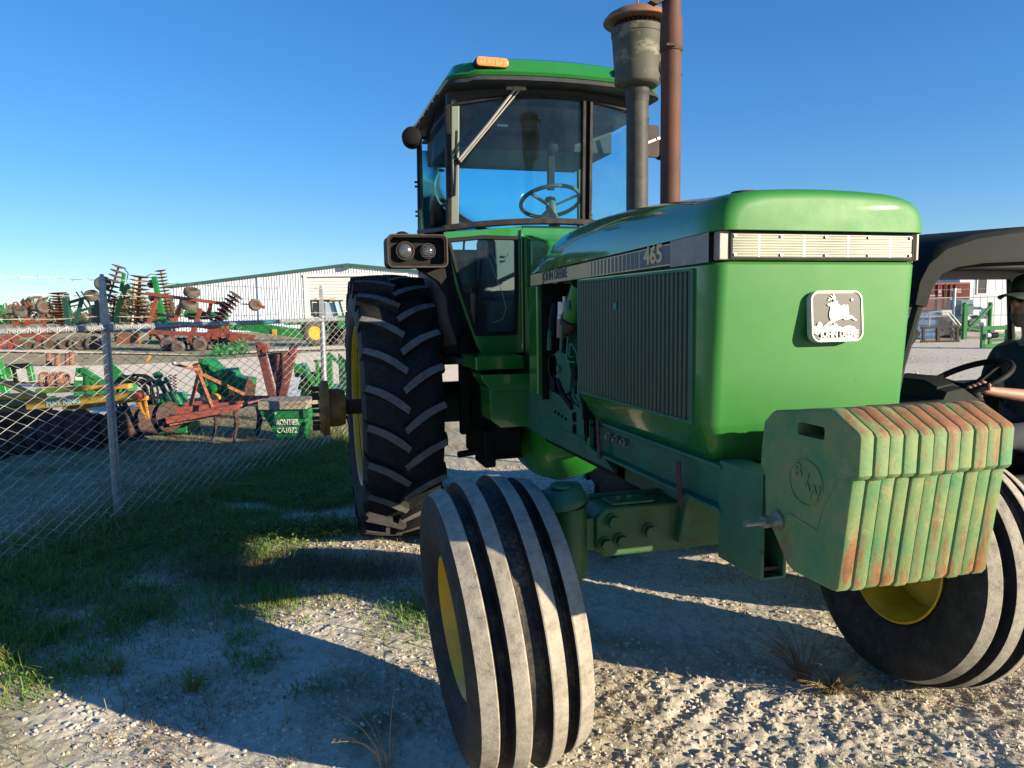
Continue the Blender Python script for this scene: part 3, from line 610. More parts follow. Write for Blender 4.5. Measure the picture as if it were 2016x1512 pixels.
# ---- cab
def yw(x): return 1.90+.10*(abs(x)/.62)**2           # windscreen plan curve at the sill
def strip(mb, x0, x1, z0a, z1a, off=0, th=.03, n=8, ytop=-.03):
    """curved panel following the windscreen between heights (z can be functions)"""
    rings = []
    for i in range(n+1):
        x = x0+(x1-x0)*i/n; z0 = z0a(x) if callable(z0a) else z0a; z1 = z1a(x) if callable(z1a) else z1a; y = yw(x)+off
        def Y(z): return y+ytop*(z-1.98)/.70
        rings.append([(x, Y(z0), z0), (x, Y(z1), z1), (x, Y(z1)+th, z1), (x, Y(z0)+th, z0)])
    mb.loft(rings)
sill = lambda x: 1.985+.035*(1-(abs(x)/.62)**2)
sill2 = lambda x: sill(x)-.032
head = lambda x: 2.632+.065*(1-(abs(x)/.62)**2)
head2 = lambda x: head(x)+.018
head3 = lambda x: head(x)+.085
mb = MB(); strip(mb, -.62, .62, head2, head3, 0, .05, 14); mb.build('cab_header', M['visor'], T, ang=50)
mb = MB(); strip(mb, -.655, .655, sill2, sill, -.040, .07, 14); strip(mb, -.63, .63, head, head2, -.008, .04, 14); mb.build('windscreen_seal', M['rubberseal'], T, ang=50, bevel=.004)
mb = MB(); strip(mb, -.61, .168, sill, head, .012, .004, 12); mb.build('windscreen', M['glass'], T, ang=60)
mb = MB(); strip(mb, .215, .61, sill, head, .012, .004, 8); mb.build('door_glass', M['glass'], T, ang=60)
mb = MB(); strip(mb, .160, .180, sill2, head2, -.008, .04, 1); strip(mb, .205, .225, sill2, head2, -.008, .04, 1); mb.build('centre_pillar', M['rubberseal'], T, bevel=.004)
mb = MB(); strip(mb, .180, .205, sill2, head3, .012, .02, 1); mb.build('door_gap', M['mesh_dark'], T)
for s in (-1, 1):
    a, b = (s*.605, s*.628) if s > 0 else (s*.628, s*.605)
    mb = MB(); strip(mb, a, b, sill2, head2, -.006, .04, 1); mb.build('corner_pillar', M['rubberseal'], T, bevel=.004)
    # interior post seen through the glass
    mb = MB(); mb.beam((s*.585, 2.02, 1.96), (s*.575, 1.98, 2.68), .05, .05); mb.build('inner_post', mat('post_green', (.10, .13, .11), .5), T, bevel=.008)
    # side glass, leaning in at the top; rear edge upright
    mb = MB(); mb.add([(s*.628, 2.04, 1.98), (s*.632, 2.98, 2.06), (s*.622, 2.96, 2.66), (s*.618, 1.99, 2.65)], [(0, 1, 2, 3)]); mb.build('side_glass', M['sideglass'], T, solid=.005)
    mb = MB(); mb.beam((s*.633, 2.99, 1.75), (s*.625, 2.97, 2.70), .02, .03); mb.beam((s*.632, 2.02, 1.965), (s*.635, 2.99, 2.045), .025, .025)
    for z in (2.10, 2.13, 2.30, 2.33): mb.cyl((s*.66, 2.05, z), (s*.63, 2.05, z), .008, n=8); mb.cyl((s*.66, 2.96, z+.05), (s*.63, 2.96, z+.05), .008, n=8)
    mb.build('side_frame_seal', M['rubberseal'], T, bevel=.003)
mb = MB(); mb.add([(-.60, 3.08, 2.0), (.60, 3.08, 2.0), (.60, 3.08, 2.62), (-.60, 3.08, 2.62)], [(0, 1, 2, 3)]); mb.build('rear_glass', M['rglass'], T, solid=.005)
mb = MB(); mb.box(-.204, .204, 1.918, 1.955, 1.24, 1.980); mb.build('centre_panel', M['green'], T, bevel=.004)
mb = MB(); mb.box(-.62, .62, 3.06, 3.10, 1.10, 1.93); mb.box(-.62, -.585, 3.05, 3.09, 1.93, 2.66); mb.box(.585, .62, 3.05, 3.09, 1.93, 2.66); mb.build('cab_rear_frame', M['dgreen'], T, bevel=.006)
# roof
def roof_ring(z, dx, yf, yb, r=.14, bow=.05):
    pts = []
    for i in range(15):                                  # bowed front edge
        x = -.60-dx+r+(1.2+2*dx-2*r)*i/14; u = (x/(.60+dx)); pts.append((x, yf+bow*u*u, z-.018*u*u))
    for i in range(1, 6): a = R(-90+90*i/6); pts.append((.60+dx-r+r*math.cos(a), yf+bow+r+r*math.sin(a), z-.02))
    pts.append((.60+dx, yb-.08, z-.02)); pts.append((.60+dx-.08, yb, z-.02)); pts.append((-.60-dx+.08, yb, z-.02)); pts.append((-.60-dx, yb-.08, z-.02))
    for i in range(5, 0, -1): a = R(270-90*i/6) ; pts.append((-.60-dx+r+r*math.cos(a), yf+bow+r+r*math.sin(a), z-.02))
    return pts
mb = MB(); mb.loft([roof_ring(2.775, .035, 1.745, 3.18), roof_ring(2.790, .045, 1.735, 3.19), roof_ring(2.80, .04, 1.74, 3.185), roof_ring(2.806, .015, 1.765, 3.16), roof_ring(2.868, -.005, 1.785, 3.14), roof_ring(2.885, -.04, 1.82, 3.10), roof_ring(2.893, -.25, 2.1, 2.9)])
rf = mb.build('cab_roof', M['green'], T, ang=35)
mb = MB(); mb.loft([roof_ring(2.774, .03, 1.75, 3.175), roof_ring(2.765, .045, 1.735, 3.19), roof_ring(2.745, .05, 1.73, 3.195), roof_ring(2.738, .035, 1.75, 3.18), roof_ring(2.742, .01, 1.80, 3.13, .12), roof_ring(2.744, -.02, 1.86, 3.10, .10)]); mb.build('roof_visor', M['visor'], rf, ang=40)
mb = MB()
for s in (-1, 1):
    for k in range(5): mb.box(min(s*.612, s*.652), max(s*.612, s*.652), 2.12+.17*k, 2.23+.17*k, 2.733, 2.742)
mb.build('roof_vents', M['mesh_dark'], rf)
mb = MB(); mb.box(-.59, .59, 1.97, 3.05, 2.655, 2.671); mb.box(-.55, .55, 2.35, 3.05, 2.50, 2.655); mb.box(-.40, .0, 2.2, 2.35, 2.58, 2.655); mb.build('headliner', M['headliner'], T, bevel=.01)
mb = MB(); mb.box(-.27, -.20, 2.195, 2.20, 2.60, 2.615); mb.build('dome_lamp', M['white'], T, bevel=.002)
mb = MB(); mb.box(.09, .135, 2.30, 2.33, 2.25, 2.66); mb.ico((.112, 2.28, 2.53), .055, 2, (.8, .4, 1.3)); mb.build('hanging_belt', M['mesh_dark'], T, bevel=.005)
for s in (-1, 1):
    x0, x1 = (-.50, -.315) if s < 0 else (.315, .50)
    mb = MB(); mb.prism(rrect(x0, x1, 2.806, 2.858, .02), 'y', 1.775, 1.84); ml = mb.build('marker_base', M['black'], rf, bevel=.003)
    mb = MB(); mb.prism(rrect(x0+.004, x1-.004, 2.809, 2.855, .018), 'y', 1.755, 1.775)
    for k in range(22): mb.box(x0+.012+.0074*k, x0+.0155+.0074*k, 1.7530, 1.756, 2.815, 2.850)
    mb.build('marker_lens', M['orange'], ml, bevel=.002)
# wiper
mb = MB(); mb.tube([(-.245, 1.865, 2.735), (-.41, 1.87, 2.53), (-.575, 1.90, 2.335)], .0075, 6); mb.tube([(-.225, 1.872, 2.725), (-.40, 1.875, 2.52), (-.565, 1.905, 2.325)], .005, 6)
mb.beam((-.30, 1.875, 2.735), (-.19, 1.86, 2.735), .02, .022); mb.cyl((-.245, 1.85, 2.735), (-.245, 1.90, 2.735), .016, n=12)
wp = mb.build('wiper_arm', mat('wiper_grey', (.35, .34, .33), .5, .4, dust=(.2, .2, .18), dustamt=.4), T)
mb = MB(); mb.beam((-.578, 1.93, 2.50), (-.590, 1.97, 2.145), .012, .02); mb.beam((-.583, 1.915, 2.345), (-.583, 1.935, 2.315), .03, .02); mb.build('wiper_blade', M['black'], wp, bevel=.002)
# steering wheel (tilted ring, three spokes) and column
SW = Vector((.055, 2.16, 2.155)); nrm = Vector((.0, .42, 1)).normalized()
def ringpts(c, n_, r_, k): 
    a = n_.cross(Vector((0, 1, 0))).normalized(); b = n_.cross(a); return [c+a*(r_*math.cos(t))+b*(r_*math.sin(t)) for t in np.linspace(0, 2*math.pi, k+1)]
mb = MB(); mb.tube(ringpts(SW, nrm, .185, 48), .0125, 10); stw = mb.build('steering_wheel', M['column'], T, ang=80)
mb = MB(); rp_ = ringpts(SW, nrm, .18, 12)
for k in (1, 5, 9): mb.beam(SW-nrm*.035, rp_[k], .02, .012)
loose(mb.build('spokes', M['column'], stw), 'spoke')
mb = MB(); mb.cyl(SW-nrm*.04, SW+nrm*.02, .034, n=20); mb.cyl(SW-nrm*.04, SW-nrm*.10, .036, .030, n=20); mb.cyl(SW-nrm*.10, SW-nrm*.5-Vector((0, .03, 0)), .033, .04, n=20); mb.build('steering_column', M['column'], T)
mb = MB(); mb.box(-.35, .35, 2.2, 2.5, 1.25, 1.55); mb.box(-.24, .24, 2.75, 2.95, 1.3, 2.0); mb.box(-.24, .24, 2.45, 2.9, 1.45, 1.62); mb.build('seat', M['seat'], T, bevel=.04)
mb = MB(); mb.box(-.60, .60, 1.96, 3.05, 1.18, 1.22); mb.box(-.60, -.50, 2.3, 3.0, 1.22, 1.80); mb.build('cab_floor', M['headliner'], T, bevel=.01)
for (x, y, z, t) in ((-.50, 2.12, 1.98, 'r'), (-.40, 2.10, 1.86, 'o')):
    mb = MB(); mb.tube([(x-.02, y+.1, 1.5), (x, y, z-.02)], .007, 6); lv = mb.build('control_lever', M['black'], T)
    mb = MB(); (mb.ico((x, y, z+.01), .018, 2) if t == 'r' else mb.lathe([(0, .012), (.01, .020), (.06, .017), (.07, .008)], (x, y, z-.06), (0, 0, 1), 14)); mb.build('lever_knob', M['red'], lv)
mb = MB(); mb.tube([(-.36, 2.05, 1.85), (-.33, 2.02, 1.75), (-.28, 2.03, 1.79), (-.26, 2.02, 1.83)], .002, 5); mb.tube([(-.37, 2.05, 1.8), (-.345, 2.02, 1.70), (-.30, 2.03, 1.60), (-.28, 2.02, 1.50), (-.30, 2.03, 1.44), (-.36, 2.02, 1.42)], .002, 5); mb.build('loose_wire', M['white'], T)
# lower front of the cab (fire panels) with quarter window
for s in (-1, 1):
    def q(pts): return [(s*x, z) for x, z in pts] if s > 0 else [(s*x, z) for x, z in pts][::-1]
    outer = [(.66, 1.938), (.30, 1.966), (.205, 1.974), (.205, 1.62), (.205, 1.24), (.465, 1.245), (.49, 1.30), (.60, 1.62)]
    inner = [(.640, 1.888), (.44, 1.908), (.245, 1.905), (.245, 1.62), (.258, 1.36), (.38, 1.36), (.492, 1.36), (.575, 1.62)]
    mb = MB(); mb.ring(q(outer), q(inner), 'y', 1.915, 1.96); lp = mb.build('lower_panel', M['green'], T, bevel=.004)
    def scale(pts, k): cx = sum(p[0] for p in pts)/len(pts); cz = sum(p[1] for p in pts)/len(pts); return [(cx+(x-cx)*(1+k*.03/abs(.25)), cz+(z-cz)*(1+k*.03/.35)) for x, z in pts]
    mb = MB(); mb.ring(q(scale(inner, .55)), q(scale(inner, -.45)), 'y', 1.898, 1.925); mb.build('window_seal', M['black'], lp, bevel=.006)
    mb = MB(); mb.prism(q(inner), 'y', 1.930, 1.934); mb.build('window_pane', M['clear'], lp)
    mb = MB(); mb.tube([(s*.213, 1.905, 1.245), (s*.213, 1.905, 1.955)], .006, 8)
    for z in (1.27, 1.62, 1.90): mb.cyl((s*.213, 1.905, z), (s*.213, 1.905, z+.03), .010, n=10)
    mb.build('panel_hinge', M['green'], lp)
    # box under the panel and step
    mb = MB(); mb.box(min(s*.30, s*.57), max(s*.30, s*.57), 1.60, 1.95, 1.172, 1.245); mb.build('kick_panel', M['green'], T, bevel=.006)
    # side sheet behind (dark curved fender skin)
    sk = [[(s*(.665-.03*t), 1.97+.02*math.sin(t*3), 1.90-.55*t) if t < 1 else (s*.60, 1.93, 1.30) for t in np.linspace(0, 1, 6)], [(s*(.68-.03*t), 2.15, 1.88-.60*t) for t in np.linspace(0, 1, 6)], [(s*(.665-.03*t), 2.45, 1.95-.55*t) for t in np.linspace(0, 1, 6)], [(s*.63, 3.05, 2.0-.6*t) for t in np.linspace(0, 1, 6)]]
    mb = MB(); mb.loft(sk, closed=False, cap=False); mb.build('cab_side_skin', M['brownpl'], T, solid=.012, ang=60)
    # headlight pod
    mb = MB(); o_ = q(rrect(.665, .995, 1.735, 1.912, .03)); i_ = q(rrect(.685, .978, 1.752, 1.895, .022)); mb.ring(o_, i_, 'y', 1.835, 1.90); mb.prism(q(rrect(.66, .995, 1.735, 1.912, .03)), 'y', 1.90, 2.02); hp_ = mb.build('headlight_pod', M['black'], T, bevel=.006)
    mb = MB(); mb.ring(q(rrect(.662, .998, 1.732, 1.915, .032)), q(rrect(.672, .990, 1.742, 1.906, .026)), 'y', 1.829, 1.84); mb.build('pod_rim', M['brownpl'], hp_, bevel=.003)
    for (x, r_, z) in ((.895, .054, 1.826), (.768, .045, 1.826)):
        mb = MB(); mb.lathe([(0, r_), (.02, r_), (.03, r_*.92), (.030, r_*.86), (.012, r_*.85)], (s*x, 1.895, z), (0, -1, 0), 32); hb = mb.build('headlight', M['brownpl'], T, ang=40)
        mb = MB(); mb.lathe([(0, r_*.86), (.012, r_*.8), (.022, r_*.55), (.026, r_*.1)], (s*x, 1.885, z), (0, -1, 0), 28)
        if r_ < .05:
            for k in range(7): mb.box(s*x-.034, s*x+.034, 1.856, 1.862, z-.03+.01*k-.001, z-.03+.01*k+.001)
        mb.build('headlight_lens', M['lamplens'], hb, ang=60)
    mb = MB(); mb.ico((s*.90, 1.93, 1.905), .045, 3, (1, .6, .75)); mb.build('pod_dome', M['black'], hp_)
    mb = MB(); mb.prism(q([(.66, 1.735), (.82, 1.735), (.70, 1.66), (.64, 1.56)]), 'y', 1.93, 2.0); mb.build('pod_bracket', M['black'], hp_, bevel=.004)
    # round black work lamp on the cab roof corner
    mb = MB(); d_ = Vector((s*-.15, .9, -.12)).normalized(); c_ = Vector((s*.80, 2.12, 2.495)); mb.lathe([(-.045, .028), (-.03, .052), (.0, .060), (.04, .058), (.05, .05)], c_, d_, 28); wl = mb.build('work_lamp', M['lampblack'], T, ang=40)
    mb = MB(); mb.tube([(s*.745, 2.14, 2.50), (s*.71, 2.15, 2.50), (s*.66, 2.15, 2.66)], .012, 8); mb.cyl((s*.705, 2.13, 2.49), (s*.705, 2.17, 2.49), .014, n=8); mb.build('lamp_arm', M['black'], wl)
mb = MB(); mb.prism(rrect(.63, .715, 2.418, 2.612, .02), 'y', 2.0, 2.02); mr = mb.build('mirror', M['brownpl'], T, bevel=.004)
mb = MB(); mb.beam((.60, 2.0, 2.49), (.715, 1.995, 2.535), .008, .014); mb.cyl((.70, 1.985, 2.53), (.70, 2.0, 2.53), .008, n=8); mb.beam((.60, 2.0, 2.49), (.60, 2.05, 2.66), .012); mb.build('mirror_arm', M['chrome'], mr)
mb = MB(); mb.prism([(-.56, 1.155), (-.56, 1.135), (-.515, 1.072), (-.20, 1.058), (-.20, 1.14), (-.24, 1.150)], 'y', 1.52, 1.72); mb.build('step_plate', M['green'], T, bevel=.004)
mb = MB(); mb.prism([(-.502, 1.08), (-.215, 1.07), (-.205, .86), (-.44, .855), (-.495, .90)], 'y', 1.58, 1.80); mb.cyl((-.36, 1.575, .90), (-.36, 1.582, .90), .008, n=8); mb.build('step_box', M['green'], T, bevel=.006)
mb = MB(); mb.box(.22, .52, 1.55, 1.85, .60, 1.14); mb.build('battery_box', M['green'], T, bevel=.01)
# ================================================================ suitcase weights
WP = [(-.59, 1.13), (-.60, 1.19), (-.632, 1.219), (-.645, 1.226), (-.855, 1.257), (-.872, 1.255), (-.952, 1.215), (-.960, 1.203), (-.957, 1.115), (-.951, 1.107), (-.940, 1.101), (-.937, 1.092), (-.902, .838), (-.893, .826), (-.875, .823), (-.735, .822), (-.71, .832), (-.645, .905), (-.638, .917), (-.612, .93), (-.608, 1.0), (-.606, 1.05), (-.585, 1.07)]
SLOT = rrect(-.838, -.738, 1.180, 1.212, .008, 2)
NW = 11; PIT = .0400
def weight(i):
    x0 = -.300+PIT*i; x1 = x0+PIT-.0008
    # slab with rounded edges: three rings (inset face, side, side, inset face)
    cy = sum(p[0] for p in WP)/len(WP); cz = sum(p[1] for p in WP)/len(WP)
    def inset(d):
        out = []; n = len(WP)
        for k in range(n):
            a = Vector(WP[k-1]); b = Vector(WP[k]); c = Vector(WP[(k+1) % n]); t = (c-a).normalized(); nrm2 = Vector((t.y, -t.x))
            if nrm2.dot(Vector((cy, cz))-b) < 0: nrm2 = -nrm2
            out.append((b.x+nrm2.x*d, b.y+nrm2.y*d))
        return out
    mb = MB(); prof = [(x0, .0055), (x0+.0022, .0018), (x0+.0065, 0), (x1-.0065, 0), (x1-.0022, .0018), (x1, .0055)]
    jit = random.uniform(-.0035, .0035)
    mb.loft([[(x, p[0]+jit, p[1]+jit*.6) for p in inset(d)] for x, d in prof])
    return mb
ords = ['outermost rusty green nose weight, nearest the fence, with grip slot and raised letters', 'second rusty nose weight counted from the fence side', 'third rusty nose weight counted from the fence side', 'fourth rusty nose weight counted from the fence side', 'fifth rusty nose weight counted from the fence side', 'sixth and middle rusty nose weight of the row', 'fifth rusty nose weight counted from the buggy side', 'fourth rusty nose weight counted from the buggy side', 'third rusty nose weight counted from the buggy side', 'second rusty nose weight counted from the buggy side', 'last rusty nose weight of the row, nearest the buggy and its driver']
for i in range(NW):
    root = empty('suitcase_weight', (-.300+PIT*i, -.7, .8), label=ords[i], cat='tractor weight', group='suitcase weights on the nose of the tractor')
    o = weight(i).build('casting', M['weight'], root, ang=30)
    # the hand slot is a real opening through every weight
    cut = MB(); cut.prism(SLOT, 'x', -.300+PIT*i-.01, -.300+PIT*(i+1)+.01); co = cut.build('slot_cutter', M['weight'], None)
    md = o.modifiers.new('slot', 'BOOLEAN'); md.object = co; md.operation = 'DIFFERENCE'; md.solver = 'EXACT'
    dg = bpy.context.evaluated_depsgraph_get(); me = bpy.data.meshes.new_from_object(o.evaluated_get(dg)); o.modifiers.clear(); o.data = me; me.set_sharp_from_angle(angle=R(30))
    bpy.data.objects.remove(co)
    if i == 0:
        mb = MB(); oc = [(-.775+.064*math.cos(t), 1.065+.058*math.sin(t)) for t in np.linspace(0, 2*math.pi, 40)[:-1]]; ic = [(-.775+.061*math.cos(t), 1.065+.055*math.sin(t)) for t in np.linspace(0, 2*math.pi, 40)[:-1]]
        mb.ring(oc, ic, 'x', -.3025, -.298)
        for a, b in (((-.655, .955), (-.72, .970)), ((-.72, .970), (-.82, .955)), ((-.82, .955), (-.84, 1.02)), ((-.84, 1.02), (-.88, 1.085)), ((-.88, 1.085), (-.935, 1.11))): mb.beam((-.3005, a[0], a[1]), (-.3005, b[0], b[1]), .003, .003)
        mb.build('raised_ring', M['weight'], root)
        for ch_, y_, z_ in (('B', -.745, 1.088), ('/', -.78, 1.07), ('W', -.805, 1.045)):
            text('raised_letter', ch_, .05, M['weight'], basis((-.301, y_, z_), (0, -1, 0), (0, 0, 1)), root, ext=.0016, bold=.0015)
        mb = MB(); mb.cyl((-.40, -.668, .94), (-.29, -.668, .94), .0085, n=14); mb.cyl((-.350, -.668, .94), (-.327, -.668, .94), .0165, n=6); mb.cyl((-.327, -.668, .94), (-.301, -.668, .94), .013, n=16); mb.cyl((-.309, -.668, .94), (-.301, -.668, .94), .027, n=24)
        mb.build('clamp_bolt', M['chrome'], root)
# ================================================================ ground
def _hash(ix, iy, s):
    h = (ix.astype(np.int64)*374761393+iy.astype(np.int64)*668265263+s*1442695041) & 0xffffffff
    h = ((h ^ (h >> 13))*1274126177) & 0xffffffff
    return ((h ^ (h >> 16)) & 0xffffff)/float(0xffffff)
def vnoise(x, y, s=0):
    ix = np.floor(x); iy = np.floor(y); fx = x-ix; fy = y-iy; fx = fx*fx*(3-2*fx); fy = fy*fy*(3-2*fy)
    a = _hash(ix, iy, s); b = _hash(ix+1, iy, s); c = _hash(ix, iy+1, s); d = _hash(ix+1, iy+1, s)
    return (a*(1-fx)+b*fx)*(1-fy)+(c*(1-fx)+d*fx)*fy
def fbm(x, y, sc_, oct_=4, s=0, g=.5):
    o = 0; a = 1; t = 0
    for i in range(oct_): o = o+a*vnoise(x*sc_+17.3*i, y*sc_-9.1*i, s+i); t += a; a *= g; sc_ *= 2.03
    return o/t
def sstep(a, b, x): t = np.clip((x-a)/(b-a), 0, 1); return t*t*(3-2*t)
def blob(x, y, cx, cy, r, ry=None, ang=0):
    ry = ry or r; c, s_ = math.cos(ang), math.sin(ang); dx = (x-cx)*c+(y-cy)*s_; dy = -(x-cx)*s_+(y-cy)*c
    return np.exp(-((dx/r)**2+(dy/ry)**2))
FA = np.array([-2.72, 3.41]); FB = np.array([-1.18, 6.0]); FD = (FB-FA)/np.linalg.norm(FB-FA); FN = np.array([FD[1], -FD[0]])   # FN points to the tractor
def fdist(x, y): return (x-FA[0])*FN[0]+(y-FA[1])*FN[1]       # >0 on the tractor side
def green_mask(x, y):
    """density of green grass 0..1"""
    d = fdist(x, y); n = fbm(x, y, 1.6, 4, 5); m = sstep(2.0, .55, d+(n-.5)*1.7)*sstep(-.7, .15, d)*sstep(9.5, 7.5, y)
    m = np.maximum(m, 1.1*blob(x, y, -1.75, 2.9, .75, .22, -.15)); m = np.maximum(m, .55*blob(x, y, -1.75, 1.75, .5, .3)*sstep(.35, .6, n)*1.6)
    m = np.maximum(m, .8*blob(x, y, -2.75, 1.35, .35, .16)); m = np.maximum(m, .45*blob(x, y, -1.0, 1.25, .2, .3))
    for (a, b, r_) in ((-2.3, 1.7, .3), (-1.35, .95, .22), (-1.95, 1.15, .18), (-1.3, .35, .2), (-.95, .45, .2), (-1.65, .75, .2)): m = np.maximum(m, .75*blob(x, y, a, b, r_)*sstep(.4, .65, fbm(x, y, 4, 3, 9))*1.5)
    for (a, b, r1, r2) in ((-2.25, 2.15, .25, .1), (-2.65, 1.75, .22, .1), (-1.85, 3.6, .28, .1), (-1.5, 3.3, .18, .1)): m = m*(1-blob(x, y, a, b, r1, r2, -.4))
    return np.clip(m, 0, 1)
def dry_mask(x, y):
    d = fdist(x, y); n = fbm(x, y, 1.3, 4, 25)
    m = sstep(.55, -.1, d+(n-.5)*.9)*sstep(-4.6, -2.2, d+(n-.5)*1.8)*.95
    m = np.maximum(m, .75*blob(x, y, -.12, .68, .26, .10, -.6)); m = np.maximum(m, .5*blob(x, y, .25, .30, .35, .14, -.6)); m = np.maximum(m, .5*blob(x, y, .28, 1.9, .35, .12, -.3))
    m = np.maximum(m, .8*blob(x, y, -1.35, 1.65, .38, .15, -.2)); m = np.maximum(m, .7*blob(x, y, -1.75, 2.25, .4, .25, -.2)); m = np.maximum(m, .6*blob(x, y, -.55, .02, .18, .25))
    m = np.maximum(m, .45*sstep(.55, .75, fbm(x, y, 2.2, 4, 33))*sstep(-3.5, -2.5, x)*sstep(8, 5, y)*sstep(-.2, .4, d))
    # verges between the caliche tracks, far side of the yard
    u = x*.961-y*.276; v = x*.276+y*.961
    far = sstep(15.5, 17, v+(n-.5)*2.5)*sstep(12, 7, u); m = np.maximum(m, .85*far)
    return np.clip(m, 0, 1)
def clods(x, y, cell, s, dens=.8):
    """crumbled lumps: domes of random size and height on a jittered grid"""
    gx_ = np.floor(x/cell); gy_ = np.floor(y/cell); out = np.zeros_like(x, dtype=float)
    for i in (-1, 0, 1):
        for j in (-1, 0, 1):
            a = gx_+i; b = gy_+j; px = (a+_hash(a, b, s))*cell; py = (b+_hash(a, b, s+1))*cell; r_ = cell*(.30+.62*_hash(a, b, s+2)); hh = _hash(a, b, s+3)
            asp = .7+.6*_hash(a, b, s+4); th = 6.28*_hash(a, b, s+5); dx = x-px; dy = y-py; u = (dx*np.cos(th)+dy*np.sin(th))/asp; v = -dx*np.sin(th)+dy*np.cos(th)
            d = np.maximum(np.abs(u)*.55+np.hypot(u, v)*.55, 0)/r_; h_ = np.where(hh < dens, (.25+.75*_hash(a, b, s+6))*np.clip(1.12-d*d, 0, .8), 0); out = np.maximum(out, h_)
    return out
def relief(x, y):
    """height in metres"""
    near = np.exp(-((x+.3)**2+(y-1.5)**2)/90.)
    h = (fbm(x, y, .35, 3, 1)-.5)*.05*near
    d = fdist(x, y); h = h+.05*sstep(1.0, 0, d)*near
    rough = sstep(.75, -.1, y+.35*x)*sstep(-1.0, -.3, x)      # churned, sunlit strip in front of the axle
    k = .5+.35*rough
    n1 = fbm(x, y, 7, 5, 11, .55); h = h+(n1-.5)*.021*near*k
    h = h+near*(.35+.5*rough+.25*sstep(.5, .7, fbm(x, y, 2.3, 3, 41)))*(clods(x, y, .062, 100, .42)*.011+clods(x, y, .027, 120, .7)*.009)
    c = fbm(x, y, 26, 3, 21); h = h+(sstep(.45, .62, c)-.5)*.006*near*k
    c2 = fbm(x, y, 60, 2, 31); h = h+(c2-.5)*.005*near*(.4+k*.6)
    # tread print of a big tyre across the strip
    uu = (x-.12)*.83+(y-.25)*-.56; vv = (x-.12)*.56+(y-.25)*.83
    tr = np.exp(-(uu/.26)**4)*sstep(.55, .3, np.abs(vv)); h = h+tr*.004*np.sin(2*math.pi*(uu+.35*np.abs(vv))/.125)
    # sink of the tyres
    for (a, b, r1, r2) in ((-.885, .03, .22, .14), (.885, .03, .22, .14), (-.905, 2.73, .26, .2), (.905, 2.73, .26, .2)): h = h*(1-.9*blob(x, y, a, b, r1, r2))
    return h
def axis_pts(a, b, fine, lo, hi, grow=1.09):
    p = list(np.arange(a, b, fine)); s_ = fine; x = a
    L = []
    while x > lo: s_ *= grow; x -= s_; L.append(x)
    s_ = fine; x = p[-1]; H = []
    while x < hi: s_ *= grow; x += s_; H.append(x)
    return np.array(L[::-1]+p+H)
gx = axis_pts(-3.0, 2.0, .0095, -900, 900, 1.05); gy = axis_pts(-.45, 2.6, .0095, -60, 1500, 1.032)
GX, GY = np.meshgrid(gx, gy); GZ = relief(GX, GY)
def grid_mesh(name, GX, GY, GZ, attrs):
    ny, nx = GX.shape; me = bpy.data.meshes.new(name); co = np.stack([GX.ravel(), GY.ravel(), GZ.ravel()], 1).astype(np.float32)
    idx = np.arange(nx*ny).reshape(ny, nx); q_ = np.stack([idx[:-1, :-1], idx[:-1, 1:], idx[1:, 1:], idx[1:, :-1]], -1).reshape(-1, 4)
    me.vertices.add(len(co)); me.vertices.foreach_set('co', co.ravel()); me.loops.add(q_.size); me.loops.foreach_set('vertex_index', q_.ravel().astype(np.int32))
    me.polygons.add(len(q_)); me.polygons.foreach_set('loop_start', (np.arange(len(q_))*4).astype(np.int32)); me.polygons.foreach_set('loop_total', np.full(len(q_), 4, np.int32))
    me.update(calc_edges=True); me.polygons.foreach_set('use_smooth', [True]*len(me.polygons))
    for k, v in attrs.items(): a = me.attributes.new(k, 'FLOAT', 'POINT'); a.data.foreach_set('value', v.ravel().astype(np.float32))
    return me
me = grid_mesh('ground', GX, GY, GZ, {'green': green_mask(GX, GY), 'dry': dry_mask(GX, GY)})
def ground_mat():
    k = NT('ground_mat'); at = k.n('Attribute'); at.attribute_name = 'green'; ad = k.n('Attribute'); ad.attribute_name = 'dry'
    c = k.mix(k.ramp(k.noise(2.5, 8, .7), .35, .7), (.58, .53, .43), (.43, .385, .305)); c = k.mix(k.ramp(k.noise(45, 8, .8), .42, .62), c, (.68, .63, .53))
    c = k.mix(k.mul(k.ramp(k.noise(26, 8, .78, .4), .52, .66), .75), c, (.30, .24, .16))
    c = k.mix(k.mul(k.ramp(k.noise(6, 8, .75), .56, .68), .4), c, (.25, .20, .13))
    dn = k.mul(k.ramp(k.noise(6, 10, .8), .18, .5), .97); fd = k.n('Math', operation='MULTIPLY'); k.l(ad, 'Fac', fd, 0); k.l(dn, 0, fd, 1)
    dryc = k.mix(k.ramp(k.noise(3, 6, .7), .3, .7), (.34, .27, .14), (.24, .20, .10)); dryc = k.mix(k.ramp(k.noise(.35, 5, .6), .45, .62), dryc, (.17, .20, .06)); c = k.mix(fd, c, dryc)
    fg = k.n('Math', operation='MULTIPLY'); k.l(at, 'Fac', fg, 0); gn = k.mul(k.ramp(k.noise(22, 8, .8), .2, .55), .85); k.l(gn, 0, fg, 1)
    c = k.mix(fg, c, (.10, .105, .045)); k.base(c); k.set(Roughness=.95, Specular_IOR_Level=.15)
    b0 = k.bump(k.noise(9, 6, .7), .35, .03); b1 = k.bump(k.noise(55, 10, .8), .6, .008, b0); k.bump(k.noise(190, 6, .8), .5, .003, b1); return k.m
M['ground'] = ground_mat(); me.materials.append(M['ground'])
g = bpy.data.objects.new('ground', me); place(g); tag(g, kind='structure')
